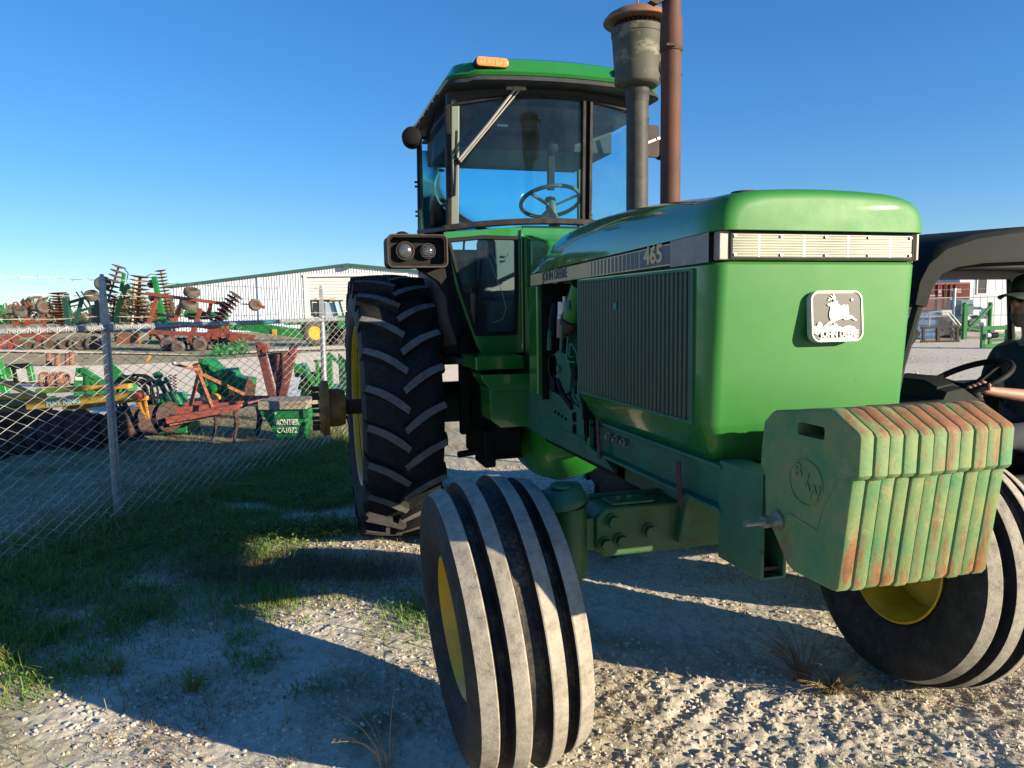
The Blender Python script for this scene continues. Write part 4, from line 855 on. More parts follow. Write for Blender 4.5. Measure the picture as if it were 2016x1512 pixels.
# ---- scatter helpers (one mesh each)
def hgt(x, y):
    return relief(np.asarray(x, float), np.asarray(y, float))
def scatter(name, N, box, dens, maker, mats, label, cat, seedy=0, height=0.0):
    rg = np.random.default_rng(seedy); x = rg.uniform(box[0], box[1], N); y = rg.uniform(box[2], box[3], N)
    k = rg.uniform(0, 1, N) < dens(x, y); x = x[k]; y = y[k]; z = hgt(x, y)
    V, F, MI = maker(x, y, z, rg)
    me = bpy.data.meshes.new(name); me.vertices.add(len(V)); me.vertices.foreach_set('co', V.astype(np.float32).ravel())
    n = F.shape[1]; me.loops.add(F.size); me.loops.foreach_set('vertex_index', F.astype(np.int32).ravel()); me.polygons.add(len(F))
    me.polygons.foreach_set('loop_start', (np.arange(len(F))*n).astype(np.int32)); me.polygons.foreach_set('loop_total', np.full(len(F), n, np.int32))
    for m in mats: me.materials.append(m)
    me.polygons.foreach_set('material_index', MI.astype(np.int32)); me.polygons.foreach_set('use_smooth', [False]*len(F)); me.update(calc_edges=True)
    o = bpy.data.objects.new(name, me); place(o); tag(o, label, cat, kind='stuff'); print(name, len(x)); return o
def blades(h0, h1, w, bend, nm, tuft=0):
    def mk(x, y, z, rg):
        n = len(x); h = rg.uniform(h0, h1, n)*rg.uniform(.5, 1, n); a = rg.uniform(0, 2*math.pi, n); b = rg.uniform(.2, 1, n)*bend*h; a2 = a+rg.uniform(-.6, .6, n)
        dx, dy = np.cos(a), np.sin(a); px, py = -dy*w/2, dx*w/2
        base = np.stack([x, y, z-.004], 1); sd = np.stack([px, py, 0*px], 1)
        m1 = base+np.stack([dx*b*.35, dy*b*.35, h*.55], 1); m2 = base+np.stack([dx*b*.35+np.cos(a2)*b*.65, dy*b*.35+np.sin(a2)*b*.65, h*(1-.35*bend*rg.uniform(0, 1, n))], 1)
        V = np.stack([base-sd, base+sd, m1+sd*.75, m1-sd*.75, m2], 1).reshape(-1, 3); i = np.arange(n)*5
        F = np.concatenate([np.stack([i, i+1, i+2], 1), np.stack([i, i+2, i+3], 1), np.stack([i+3, i+2, i+4], 1)]); mi = rg.integers(0, nm, n); return V, F, np.concatenate([mi, mi, mi])
    return mk
def leafmat(name, c, c2, tr=.25):
    k = NT(name); cc = k.mix(k.ramp(k.noise(5, 4, .6), .35, .65), c, c2); k.base(cc); k.set(Roughness=.6, Specular_IOR_Level=.3)
    t = k.n('BsdfTranslucent'); k.l(cc, 2, t, 0); m = k.n('MixShader'); m.inputs[0].default_value = tr; k.l(k.p, 0, m, 1); k.l(t, 0, m, 2); k.l(m, 0, k.o, 0); return k.m
M['grass1'] = leafmat('grass_green', (.10, .25, .028), (.16, .28, .05)); M['grass2'] = leafmat('grass_yellowish', (.24, .26, .07), (.17, .21, .05))
M['straw'] = leafmat('straw', (.38, .29, .15), (.26, .19, .10)); M['straw2'] = leafmat('straw_red', (.24, .13, .075), (.17, .12, .07)); M['straw3'] = leafmat('grey_straw', (.30, .25, .15), (.20, .175, .11))
nearview = lambda x, y: sstep(-3.2, -1.2, x*.276+y*.961+2.3-1.0)
clump = lambda x, y, s_, a=.42, b=.62: sstep(a, b, fbm(x, y, s_, 3, 77))
scatter('green_grass', 620000, (-4.4, -.2, .6, 8.3), lambda x, y: green_mask(x, y)**1.4*(.35+.65*clump(x, y, 6))*.8, blades(.035, .13, .0045, 1.5, 3), [M['grass1'], M['grass1'], M['grass2']], 'short green grass growing in the strip between fence and tractor', 'grass', 3)
scatter('dry_grass', 260000, (-9, 2.2, -.4, 9), lambda x, y: np.maximum(dry_mask(x, y), .22*green_mask(x, y))*(.15+.85*clump(x, y, 4))*np.where(fdist(x, y) < -1.2, .8, .8)*.7, blades(.03, .15, .0035, 1.9, 4), [M['straw3'], M['straw3'], M['straw'], M['straw2']], 'dry straw coloured grass and weeds along the foot of the fence', 'dry grass', 4)
scatter('fence_weeds', 30000, (-5.5, .5, 1.5, 8.8), lambda x, y: np.exp(-((fdist(x, y)+.15)/.33)**2)*(.2+.8*clump(x, y, 3)), blades(.15, .42, .0032, .8, 4), [M['straw3'], M['grass2'], M['straw'], M['straw']], 'tall thin weeds standing under the fence mesh', 'weeds', 5)
scatter('tumbled_grass', 60000, (-2.6, -.8, 1.4, 2.9), lambda x, y: np.clip(1.2*blob(x, y, -1.66, 2.12, .42, .20, -.25), 0, 1)+.5*blob(x, y, -1.1, 1.9, .2, .15), blades(.03, .12, .0028, 2.2, 3), [M['straw2'], M['straw2'], M['straw3']], 'matted reddish brown dead grass in the shade before the rear tyre', 'dead grass', 15)
scatter('sparse_sprouts', 60000, (-3.4, 2.2, -.6, 4), lambda x, y: .6*clump(x, y, 5, .56, .74)*sstep(-.1, .6, fdist(x, y)), blades(.01, .045, .0035, 2.4, 4), [M['grass1'], M['grass2'], M['straw3'], M['straw2']], 'sparse sprouts dotted over the pale dirt', 'sprouts', 6)
scatter('straw_litter', 170000, (-3.4, 2.4, -.8, 4), lambda x, y: .7*clump(x, y, 3, .40, .62)*sstep(-.1, .6, fdist(x, y))*(.35+.65*sstep(.6, -.1, y+.35*x)), blades(.008, .055, .003, 3.0, 3), [M['straw'], M['straw2'], M['straw3']], 'scraps of dead grass lying on the pale dirt', 'plant litter', 8)
def stones(r0, r1):
    bm = bmesh.new(); bmesh.ops.create_icosphere(bm, subdivisions=1, radius=1); bv = np.array([v.co[:] for v in bm.verts]); bf = np.array([[v.index for v in f.verts] for f in bm.faces]); bm.free()
    def mk(x, y, z, rg):
        n = len(x); r_ = r0+(r1-r0)*rg.uniform(0, 1, n)**4; S = np.stack([r_*rg.uniform(.8, 1.5, n), r_*rg.uniform(.7, 1.2, n), r_*rg.uniform(.45, .9, n)], 1)
        B = bv[None]*rg.uniform(.72, 1.2, (n, len(bv), 1))*S[:, None]; a = rg.uniform(0, 2*math.pi, n); c, s_ = np.cos(a)[:, None], np.sin(a)[:, None]
        V = np.stack([B[..., 0]*c-B[..., 1]*s_+x[:, None], B[..., 0]*s_+B[..., 1]*c+y[:, None], B[..., 2]+(z+r_*.15)[:, None]], -1).reshape(-1, 3)
        F = (bf[None]+(np.arange(n)*len(bv))[:, None, None]).reshape(-1, 3); return V, F, np.repeat(rg.integers(0, 3, n), len(bf))
    return mk
st = [mat('stone_pale', (.54, .50, .43), .95), mat('stone_grey', (.52, .48, .40), .95), mat('stone_tan', (.42, .36, .27), .95)]
scatter('loose_gravel', 130000, (-3.6, 3.2, -.8, 4.5), lambda x, y: (.12+.55*clump(x, y, 1.5, .35, .6)+.7*sstep(.9, .1, y+.35*x)*sstep(-1.0, -.3, x))*(1-.8*green_mask(x, y)), stones(.002, .0115), st, 'loose limestone gravel and clods around the front wheels', 'gravel', 9)
scatter('yard_gravel', 15000, (1.5, 26, 1.5, 24), lambda x, y: .7*np.exp(-np.hypot(x-1.5, y-1.5)/16), stones(.012, .035), st, 'pale gravel covering the yard beyond the buggy', 'gravel', 10)
M['leaf1'] = leafmat('forb_leaf', (.13, .21, .05), (.20, .26, .08), .35); M['leaf2'] = leafmat('forb_leaf_dark', (.07, .15, .03), (.12, .19, .05), .3)
# low sunlit forb patch beside the rear tyre
def leaves(x, y, z, rg):
    n = len(x); h = rg.uniform(.01, .085, n); s_ = rg.uniform(.006, .012, n); c = np.stack([x, y, z+h], 1); u = rg.normal(0, 1, (n, 3)); u /= np.linalg.norm(u, axis=1, keepdims=True); v = np.cross(u, rg.normal(0, 1, (n, 3))); v /= np.linalg.norm(v, axis=1, keepdims=True)
    V = np.stack([c-u*s_[:, None], c+v*s_[:, None]*.7, c+u*s_[:, None], c-v*s_[:, None]*.7], 1).reshape(-1, 3); i = np.arange(n)*4; return V, np.stack([i, i+1, i+2, i+3], 1), rg.integers(0, 2, n)
scatter('clover_patches', 90000, (-4.4, -.2, .6, 6.5), lambda x, y: green_mask(x, y)*clump(x, y, 2.2, .45, .6)*.9, lambda x, y, z, rg: leaves(x, y, z-.02, rg), [M['leaf2'], M['leaf2']], 'small leafed green ground cover mixed through the grass strip', 'ground cover', 14)
scatter('broadleaf_weeds', 52000, (-3.0, -.7, 2.2, 3.6), lambda x, y: np.clip(1.25*blob(x, y, -1.62, 2.83, .55, .17, -.12), 0, 1)*clump(x, y, 9, .35, .5), leaves, [M['leaf1'], M['leaf2']], 'bright low broadleaf weeds in the patch of sun beside the rear tyre', 'weeds', 11)
def tuft(name, label, x, y, n, h, spread, m, seedy, lean=(0, 0)):
    rg = random.Random(seedy); mb = MB(); z = float(hgt([x], [y])[0])
    for i in range(n):
        a = rg.uniform(0, 6.28); r_ = rg.uniform(0, .03); L = h*rg.uniform(.4, 1); d = (math.cos(a)*spread*rg.uniform(.2, 1)+lean[0], math.sin(a)*spread*rg.uniform(.2, 1)+lean[1])
        p0 = Vector((x+math.cos(a)*r_, y+math.sin(a)*r_, z-.005)); pts = [p0+Vector((d[0]*t*t*L, d[1]*t*t*L, L*(t-.35*t*t*math.hypot(*d)))) for t in (0, .3, .6, .85, 1)]
        mb.tube(pts, [.0019, .0017, .0015, .0012, .0007], 3); mb.m[-1] = 0
        if rg.random() < .6:
            q0 = pts[-1]; dd = (pts[-1]-pts[-2]).normalized()
            for k in range(rg.randint(2, 5)): e = q0-dd*k*.008+Vector((rg.uniform(-1, 1), rg.uniform(-1, 1), rg.uniform(0, 1)))*.012; mb.tube([q0-dd*k*.01, e], [.0012, .0006], 3)
    o = mb.build(name, m, None, fix=False); tag(o, label, 'dry grass tuft'); return o
tuft('dry_tuft', 'reddish dry grass tuft standing in the dirt left of the ribbed tyre under the weights', .40, .13, 60, .27, .9, M['straw2'], 1, (-.15, .1))
tuft('dry_tuft', 'straw coloured flattened tuft just in front of the reddish one', .45, .02, 110, .14, 1.5, M['straw'], 2)
tuft('dry_tuft', 'two tall seed stalks rising at the bottom edge left of the ribbed front tyre', -1.27, .06, 9, .30, .8, M['straw'], 3, (-.25, .1))
tuft('dry_tuft', 'dark dry tuft on the shaded dirt under the front axle', .30, 1.78, 70, .10, 1.4, M['straw3'], 4)
for i, (x, y, h_, lb) in enumerate([(-2.28, 1.02, .11, 'bright green grass tuft on the edge of the sunlit dirt, the left one of two'), (-1.95, .78, .11, 'bright green grass tuft on the edge of the sunlit dirt, the right one of two'), (-2.72, 1.22, .12, 'large bright green tuft at the left edge of the picture')]):
    tuft('green_tuft', lb, x, y, 45 if i < 2 else 90, h_, .8, M['grass2'], 20+i)
tuft('brush_stems', 'long bare dry stems sprawling from the foot of the fence post', -2.45, 3.25, 9, .9, 1.1, M['straw3'], 31, (.55, -.35))
# ================================================================ chain link fence
def FP(s, z, off=0.0): return (FA[0]+FD[0]*s-FN[0]*off, FA[1]+FD[1]*s-FN[1]*off, z)
F_ = empty('chain_link_fence', FP(0, 0), label='galvanised chain link fence topped with barbed wire, running away on the left', cat='fence')
S0, S1 = -3.05, 6.1
mb = MB(); P_ = .070; hz_ = .034; nw = int((S1-S0)/P_)
for i in range(nw):
    s0 = S0+i*P_; pts = []; k = 0; z = 1.425-random.uniform(0, .004)
    while z > .03:
        pts.append(FP(s0+(P_*1.02 if ((k+i) % 2) else -.001)+.004*math.sin(i*.9+k*.35), z, -.030+.003*math.sin(k*1.3+i)+.018*math.sin(s0*1.7)*math.sin(z*2.2))); z -= hz_; k += 1
    mb.tube(pts, .0034, 4)
    # tie loop over the rail
    mb.tube([FP(s0, 1.40, -.03), FP(s0+.004, 1.425, -.033), FP(s0+.010, 1.44, -.015), FP(s0+.016, 1.43, -.032), FP(s0+.022, 1.398, -.03)], .0018, 4)
mb.build('wire_mesh', M['wire'], F_, fix=False)
mb = MB(); mb.cyl(FP(S0, 1.412), FP(.62, 1.409), .021, n=16); mb.cyl(FP(.62, 1.409), FP(S1, 1.405), .0205, n=16); mb.cyl(FP(.58, 1.409), FP(.70, 1.409), .0235, n=16); mb.build('top_rail', M['galv'], F_)
for s in (-3.05, 0, 3.0, 6.05):
    mb = MB(); mb.cyl(FP(s, -.05, .03), FP(s, 1.43, .03), .0285, n=20); po = mb.build('post', M['galv'], F_)
    mb = MB(); mb.cyl(FP(s, 1.395, .03), FP(s, 1.445, .03), .033, n=20); mb.cyl(FP(s-.03, 1.41), FP(s+.03, 1.41), .026, n=16)
    d_ = Vector((FD[0], FD[1], 0)); n_ = Vector((FN[0], FN[1], 0)); o_ = Vector(FP(s, 0, .03))
    ring = lambda z, w_, t_: [o_+d_*a*w_+n_*b*t_+Vector((0, 0, z)) for a, b in ((-.7, -.6), (-.25, 1), (.25, 1), (.7, -.6))]
    mb.loft([ring(1.43, .034, .03), ring(1.55, .038, .024), ring(1.74, .030, .016), ring(1.775, .016, .010)]); mb.build('barb_arm', M['galv'], po, ang=30)
for j, z in enumerate((1.735, 1.63, 1.485)):
    mb = MB(); pts = []; ph = j*1.1
    for k in range(260):
        s = S0+(S1-S0)*k/259; sag = .012*math.sin(math.pi*((s/3.03) % 1)); pts.append(FP(s, z-sag+.004*math.sin(s*9+ph), -.012+.003*math.sin(s*13+ph)))
    mb.tube(pts, .0019, 5)
    s = S0+.05*j
    while s < S1:
        a = random.uniform(0, 3); sag = .012*math.sin(math.pi*((s/3.03) % 1)); c_ = Vector(FP(s, z-sag+.004*math.sin(s*9+ph), -.012))
        for q_ in (a, a+1.3):
            e = Vector((FD[0]*.3+.2*math.sin(q_), FD[1]*.3, math.cos(q_))).normalized()*.017; mb.tube([c_-e, c_+e], .0011, 4)
        s += .125
    mb.build('barbed_wire', M['wire'], F_, fix=False)
# ================================================================ helpers for the yard: a local frame facing the camera, drawn in photograph units
def gp(px, py):
    d = (px-1008)/1480.8*_r2-(py-756)/1480.8*_u2+_f; t = -CP[2]/d[2]; P = CP+d*t; return P, 1480.8/float((P-CP) @ _f)
class LF:
    """ground point under px,py; G(x, y, v) gives metres: right, away, up"""
    def __init__(s, name, px, py, rot=0, **k):
        P, s.s = gp(px, py); s.px, s.py = px, py; s.root = empty(name, (P[0], P[1], 0), -YAW+rot, **k); s.W = WM[s.root.name]
    def __call__(s, x, y, v=0.0): return Vector(((x-s.px)/s.s, v, (s.py-y)/s.s))
    def part(s, mb, name, m, parent=None, **k):
        o = mb.build(name, m, None, **k); par = parent or s.root
        o.parent = par; o.matrix_parent_inverse = Matrix.Identity(4) if par is s.root else (WM[par.name].inverted())
        o.matrix_basis = Matrix.Identity(4) if par is s.root else s.W
        WM[o.name] = s.W.copy(); return o
def wheelm(mb, c, r, w, d, dish=True):
    mb.lathe([(-w/2, r*.55), (-w/2, r*.85), (-w*.38, r*.97), (-w*.2, r), (w*.2, r), (w*.38, r*.97), (w/2, r*.85), (w/2, r*.55)], c, d, 24, close=True)
def rimm(mb, c, r, w, d): mb.lathe([(-w*.40, r*.57), (-w*.1, r*.50), (-w*.08, r*.12), (w*.08, r*.12), (w*.1, r*.50), (w*.40, r*.57)], c, d, 20)
def gang(mb, p, q, n, r, tilt=0.0, n_=18):
    p = Vector(p); q = Vector(q); d = (q-p); 
    mb.cyl(p, q, r*.14, n=8)
    r = r*1.12
    for i in range(n):
        c = p+d*(i/(n-1) if n > 1 else .5); dd = d.normalized(); mb.lathe([(0, r), (.006, r), (r*.16, r*.55), (r*.2, r*.2), (r*.2-.008, r*.2), (r*.14, r*.55), (-.004, r*.985)], c, dd, n_)
        mb.lathe([(r*.22, r*.16), (r*.4, r*.13)], c, dd, 10)
def part_wheel(L, c, r, w, d, rim=None, parent=None, name='wheel', tm=None):
    mb = MB(); wheelm(mb, c, r, w, d); t = L.part(mb, name, tm or M['tyre2'], parent, ang=50); mb = MB(); rimm(mb, c, r, w, d); L.part(mb, 'rim', rim or M['darkrust'], t, ang=40); return t
M['tyre2'] = mat('old_tyre', (.05, .047, .043), .8, var=(.11, .10, .085), vs=6)
# ---------------------------------------------------------------- steel shed
M['shedwhite'] = mat('shed_white', (.58, .62, .68), .5, dust=(.45, .46, .47), dustamt=.25)
M['shedtrim'] = mat('shed_green_trim', (.03, .10, .085), .5)
M['doorwhite'] = mat('roller_door', (.62, .62, .62), .5, dust=(.4, .4, .4), dustamt=.3)
L = LF('steel_shed', 345, 655, 0, label='long white corrugated steel shed with dark green roof edge and roller door', cat='building')
def roofy(x): return 566-(x-345)*(566-529)/(690-345) if x < 690 else 529+(x-690)*(566-529)/345
mb = MB(); xs = np.arange(345, 1036, 5.2); prev = None
for i, x in enumerate(xs):          # trapezoidal ribs
    if 604 < x < 800: z0 = 548
    else: z0 = 656
    for (a, b, v) in ((0, 2.0, 0), (2.0, 2.7, -.035), (2.7, 4.5, -.035), (4.5, 5.2, 0)):
        x0, x1 = x+a, x+b; v0 = v1 = v
        if a == 2.0: v0, v1 = 0, -.035
        if a == 4.5: v0, v1 = -.035, 0
        mb.add([L(x0, z0, v0), L(x1, z0, v1), L(x1, roofy(x1), v1), L(x0, roofy(x0), v0)], [(0, 1, 2, 3)])
L.part(mb, 'corrugated_wall', M['shedwhite'])
mb = MB(); mb.prism([((x-345)/L.s, (655-y)/L.s) for x, y in ((345.5, 655), (1035, 655), (1035, 567), (690, 530), (345.5, 567))], 'y', .10, 30); L.part(mb, 'shed_body', M['shedwhite'])
mb = MB()
for (a, b) in ((330, 690), (690, 1050)): mb.beam(L(a, roofy(a)-2, -.12), L(b, roofy(b)-2, -.12), .35, .16)
mb.prism([((x-345)/L.s, (655-y)/L.s) for x, y in ((330, 565.5), (690, 526.5), (1050, 565.5), (1050, 567.5), (690, 529), (330, 567.5))], 'y', -.1, 30.4); mb.beam(L(345, 567, .2), L(342, 567, 30), .12, .3)
L.part(mb, 'roof', M['shedtrim'])
mb = MB(); mb.box(*[(a-345)/L.s for a in (512, 518)], -.10, -.037, 0, (655-546.8)/L.s); L.part(mb, 'downpipe', M['shedwhite'])
mb = MB()
for k in range(16): y0 = 655-6.4*k; mb.beam(L(608, y0-3.2, .04), L(800, y0-3.2, .04), .05, 5.9/L.s)
dr = L.part(mb, 'roller_door', M['doorwhite'], ang=20)
mb = MB(); mb.box((602-345)/L.s, (608-345)/L.s, -.08, .05, 0, (655-548)/L.s); mb.box((602-345)/L.s, (806-345)/L.s, -.12, .05, (655-550)/L.s, (655-545)/L.s); L.part(mb, 'door_frame', M['doorwhite'], dr)
mb = MB(); mb.box((683-345)/L.s, (693-345)/L.s, -.4, -.1, (655-536)/L.s, (655-529)/L.s); L.part(mb, 'wall_lamp', M['shedtrim'])
# ---------------------------------------------------------------- far green tractor
L = LF('parked_tractor', 648, 681, 0, label='smaller green tractor with yellow wheels parked far off before the white shed', cat='tractor')
X_ = (1, 0, 0); ax_ = Vector((.25, -1, 0)).normalized()
part_wheel(L, L(623, 655), 25/L.s, .42, ax_, M['yellow'], name='rear_wheel'); part_wheel(L, L(640, 656, 1.6), 25/L.s, .42, ax_, M['yellow'], name='rear_wheel')
part_wheel(L, L(688, 664, .1), 17/L.s, .28, ax_, M['yellow'], name='front_wheel'); part_wheel(L, L(700, 664, 1.4), 17/L.s, .28, ax_, M['yellow'], name='front_wheel')
mb = MB(); mb.box(*[(a-648)/L.s for a in (662, 706)], .35, 1.1, (681-648)/L.s, (681-622)/L.s); L.part(mb, 'hood', M['bgreen'], bevel=.04)
mb = MB(); mb.box(*[(a-648)/L.s for a in (630, 690)], .45, 1.0, (681-668)/L.s, (681-646)/L.s); L.part(mb, 'chassis', M['mesh_dark'], bevel=.03)
mb = MB(); mb.box(*[(a-648)/L.s for a in (612, 666)], .1, 1.35, (681-594)/L.s, (681-590)/L.s); L.part(mb, 'cab_roof', M['dkteal'], bevel=.04)
mb = MB(); mb.box(*[(a-648)/L.s for a in (652, 661)], .06, .1, (681-592)/L.s, (681-588)/L.s); mb.box(*[(a-648)/L.s for a in (619, 623)], .3, .38, (681-590)/L.s, (681-586)/L.s); L.part(mb, 'beacon', M['orange'])
mb = MB()
for x in (615, 636, 665): mb.beam(L(x, 622, .15), L(x+(-1 if x < 660 else -7), 594, .15), .07); mb.beam(L(x, 622, 1.3), L(x+(-1 if x < 660 else -7), 594, 1.3), .07)
loose(L.part(mb, 'cab_post', M['dkteal']))
mb = MB(); mb.box(*[(a-648)/L.s for a in (616, 634)], .2, 1.25, (681-624)/L.s, (681-596)/L.s); L.part(mb, 'cab_glass', mat('dark_glass', (.03, .03, .04), .15), bevel=.01)
mb = MB(); mb.prism([((a-648)/L.s, (681-b)/L.s) for a, b in ((641, 624), (664, 624), (657, 596), (641, 596))], 'y', .2, 1.25); L.part(mb, 'windscreen', mat('blue_glass', (.28, .38, .46), .1))
mb = MB()
for t0 in range(12):
    a = math.pi*t0/12; b = math.pi*(t0+1)/12; r_ = 28/L.s
    c_ = L(622, 655, -.2); mb.add([c_+Vector((r_*math.cos(a), 0, r_*math.sin(a))), c_+Vector((r_*math.cos(b), 0, r_*math.sin(b))), c_+Vector((r_*math.cos(b), .45, r_*math.sin(b))), c_+Vector((r_*math.cos(a), .45, r_*math.sin(a)))], [(0, 1, 2, 3)])
L.part(mb, 'fender', M['dkteal'], solid=.03)
# ---------------------------------------------------------------- red folding disc harrow
L = LF('disc_harrow', 400, 690, 0, label='red folding disc harrow with wheels in the air, in front of the white shed', cat='disc harrow', group='disc harrows folded up beyond the fence')
def struts(L, lst, w, m, name, parent=None, **k):
    mb = MB()
    for s in lst:
        a, b = s[0], s[1]; mb.beam(L(*a), L(*b), s[2] if len(s) > 2 else w)
    return L.part(mb, name, m, parent, **k)
w_ = .11
struts(L, [((295, 577), (452, 600), .13), ((317, 577, .1), (291, 642, .1), .13), ((366, 586), (345, 640), .12), ((420, 592, .1), (412, 620, .1), .12), ((336, 624, .6), (300, 618, .6), .11), ((452, 600), (408, 668), .20), ((398, 612), (375, 600), .12), ((410, 622), (445, 628), .12), ((440, 650), (408, 672), .12), ((400, 608), (380, 655), .13), ((376, 602, .3), (408, 622, .3), .10)], w_, M['redpaint'], 'folded_wing')
struts(L, [((296, 652), (460, 662), .16), ((300, 668, .8), (455, 672, .8), .14), ((340, 658), (345, 680), .12), ((430, 655), (505, 665), .15), ((455, 662), (484, 678), .24), ((452, 678), (500, 666), .12), ((300, 652), (300, 668, .8), .12), ((395, 630), (372, 672), .14), ((385, 640), (455, 655), .10), ((430, 640), (425, 668), .22), ((445, 638), (452, 665), .16)], w_, M['redpaint'], 'main_frame')
mb = MB(); gang(mb, L(472, 583, -.1), L(430, 636, -.1), 9, .26); L.part(mb, 'disc_gang', M['darkrust'], ang=40)
mb = MB(); gang(mb, L(318, 680, .2), L(440, 674, .4), 10, .27); L.part(mb, 'disc_gang', M['darkrust'], ang=40)
part_wheel(L, L(386, 576, -.1), 15.5/L.s, .26, (.25, -.3, .9)); part_wheel(L, L(380, 601, -.1), 16.5/L.s, .26, (.35, -.3, .85)); part_wheel(L, L(508, 602, -.1), 12/L.s, .2, (.5, -.8, .3))
part_wheel(L, L(402, 677, -.4), 14/L.s, .22, (.3, -1, 0)); part_wheel(L, L(362, 682, -.5), 13/L.s, .22, (.3, -1, 0)); part_wheel(L, L(335, 676, -.2), 14/L.s, .22, (.3, -1, 0))
mb = MB(); mb.beam(L(515, 603, -.1), L(526, 608, -.1), .12); mb.beam(L(480, 600, 0), L(508, 602), .05); L.part(mb, 'wheel_bracket', M['redpaint'])
# ---------------------------------------------------------------- green folding harrow with raised wings
L = LF('disc_harrow', 200, 688, 0, label='green folding harrow with rusty discs on raised wings, behind the fence post', cat='disc harrow', group='disc harrows folded up beyond the fence')
struts(L, [((136, 578), (140, 642), .22), ((141, 596), (184, 584), .11), ((184, 584), (205, 584), .10), ((168, 590), (152, 638), .13), ((162, 612), (210, 600), .10), ((142, 640), (215, 626), .12), ((141, 604), (160, 600), .05), ((196, 585), (200, 640), .14), ((250, 590), (270, 583), .07), ((243, 615), (268, 608), .06)], w_, M['dkteal'], 'folded_wing')
struts(L, [((256, 566), (236, 612), .15), ((236, 612), (232, 640), .15), ((240, 624), (262, 626), .14), ((262, 624), (266, 648), .13), ((254, 540), (246, 575), .12), ((231, 640), (300, 645), .16), ((257, 562), (262, 570), .14)], w_, M['bgreen'], 'wing_arm')
mb = MB(); gang(mb, L(247, 527, -.1), L(222, 592, -.1), 8, .26); gang(mb, L(228, 590, .2), L(221, 625, .2), 5, .24); L.part(mb, 'disc_gang', M['discrust'], ang=40)
mb = MB(); gang(mb, L(120, 576, .1), L(124, 650, .1), 15, .32); L.part(mb, 'disc_gang', M['discrust'], ang=40)
struts(L, [((150, 574, .3), (190, 640, .3), .04), ((160, 573, .3), (198, 640, .3), .04), ((170, 577, .3), (180, 622, .3), .04), ((140, 650), (215, 655), .14)], .05, M['darkrust'], 'spike_tines')
part_wheel(L, L(195, 583, -.3), 13/L.s, .3, (.2, -.5, .85)); part_wheel(L, L(216, 560, -.2), 15/L.s, .24, (.25, -.8, .5)); part_wheel(L, L(190, 612, .1), 12/L.s, .24, (.1, -1, 0), M['dkteal'])
for x, r_ in ((108, 15), (135, 13), (156, 14), (190, 15), (165, 13)): part_wheel(L, L(x, 676, -.2), r_/L.s, .24, (.3, -1, 0))
mb = MB(); mb.tube([L(247, 527), L(254, 530), L(262, 540), L(258, 556)], .02, 6); L.part(mb, 'hydraulic_hose', M['black'])
# second raised harrow
L = LF('disc_harrow', 300, 688, 0, label='tall rusty disc gang standing upright beside a green arm, at the corner of the shed', cat='disc harrow', group='disc harrows folded up beyond the fence')
mb = MB(); gang(mb, L(290, 545, -.2), L(277, 640, -.2), 13, .37, 20); g_ = L.part(mb, 'disc_gang', M['discrust'], ang=40)
mb = MB()
for k in range(13): mb.ico(L(285-1.0*k+3, 552+7*k, -.52), .05, 1)
L.part(mb, 'spools', M['tan'], g_)
mb = MB(); gang(mb, L(321, 534, .2), L(332, 612, .2), 13, .20); L.part(mb, 'disc_gang', M['discrust'], ang=40)
struts(L, [((312, 546), (320, 600), .17), ((320, 600), (328, 640), .20), ((300, 636), (328, 628), .10), ((298, 632), (322, 644), .10), ((250, 672), (330, 676), .14), ((328, 640), (330, 672), .15)], w_, M['bgreen'], 'wing_arm')
struts(L, [((314, 574, -.05), (322, 614, -.05), .06)], .05, M['byellow'], 'decal_bar')
part_wheel(L, L(302, 560, .2), 8/L.s, .2, (1, -.3, 0)); part_wheel(L, L(303, 585, .2), 8/L.s, .2, (1, -.3, 0))
mb = MB(); mb.tube([L(296, 546), L(306, 541), L(320, 543)], .02, 6); mb.box(-1.4, -.4, -.3, -.1, .25, .7); loose(L.part(mb, 'hose', M['discrust']))
# ---------------------------------------------------------------- low red cultivator, far left
L = LF('field_cultivator', 50, 690, 0, label='low faded red cultivator with curved tines at the far left edge', cat='cultivator')
struts(L, [((-30, 668), (120, 655), .14), ((-20, 686), (110, 662), .12), ((30, 640), (122, 625), .12), ((35, 626), (60, 645), .12), ((60, 610), (120, 620), .08), ((62, 614), (60, 640), .1), ((90, 620), (92, 650), .1), ((15, 660), (25, 688), .16), ((40, 648), (30, 672), .16), ((0, 664), (0, 686), .14), ((75, 655), (80, 675), .16), ((20, 618), (45, 618), .09), ((42, 596), (44, 612), .06), ((60, 600), (66, 616), .06)], w_, M['redpaint'], 'frame')
mb = MB()
for x, y in ((36, 598), (58, 598), (84, 588)): mb.tube([L(x+9, y+4), L(x+4, y-3), L(x-2, y-2), L(x+1, y+3), L(x-3, y+4)], .035, 6); mb.tube([L(x+9, y+4), L(x+6, y+18)], .035, 6)
L.part(mb, 'tines', M['redpaint'])
struts(L, [((-20, 634), (20, 630), .1), ((10, 600), (12, 640), .06), ((48, 630), (48, 655), .1), ((25, 672), (110, 662), .05)], .08, M['bgreen'], 'rear_bar')
part_wheel(L, L(52, 615, -.2), 13/L.s, .26, (.3, -.4, .9)); part_wheel(L, L(97, 606, -.2), 13/L.s, .26, (.8, -.6, .2)); part_wheel(L, L(70, 680, -.3), 12/L.s, .24, (.3, -1, 0)); part_wheel(L, L(88, 683, -.3), 11/L.s, .24, (.3, -1, 0))
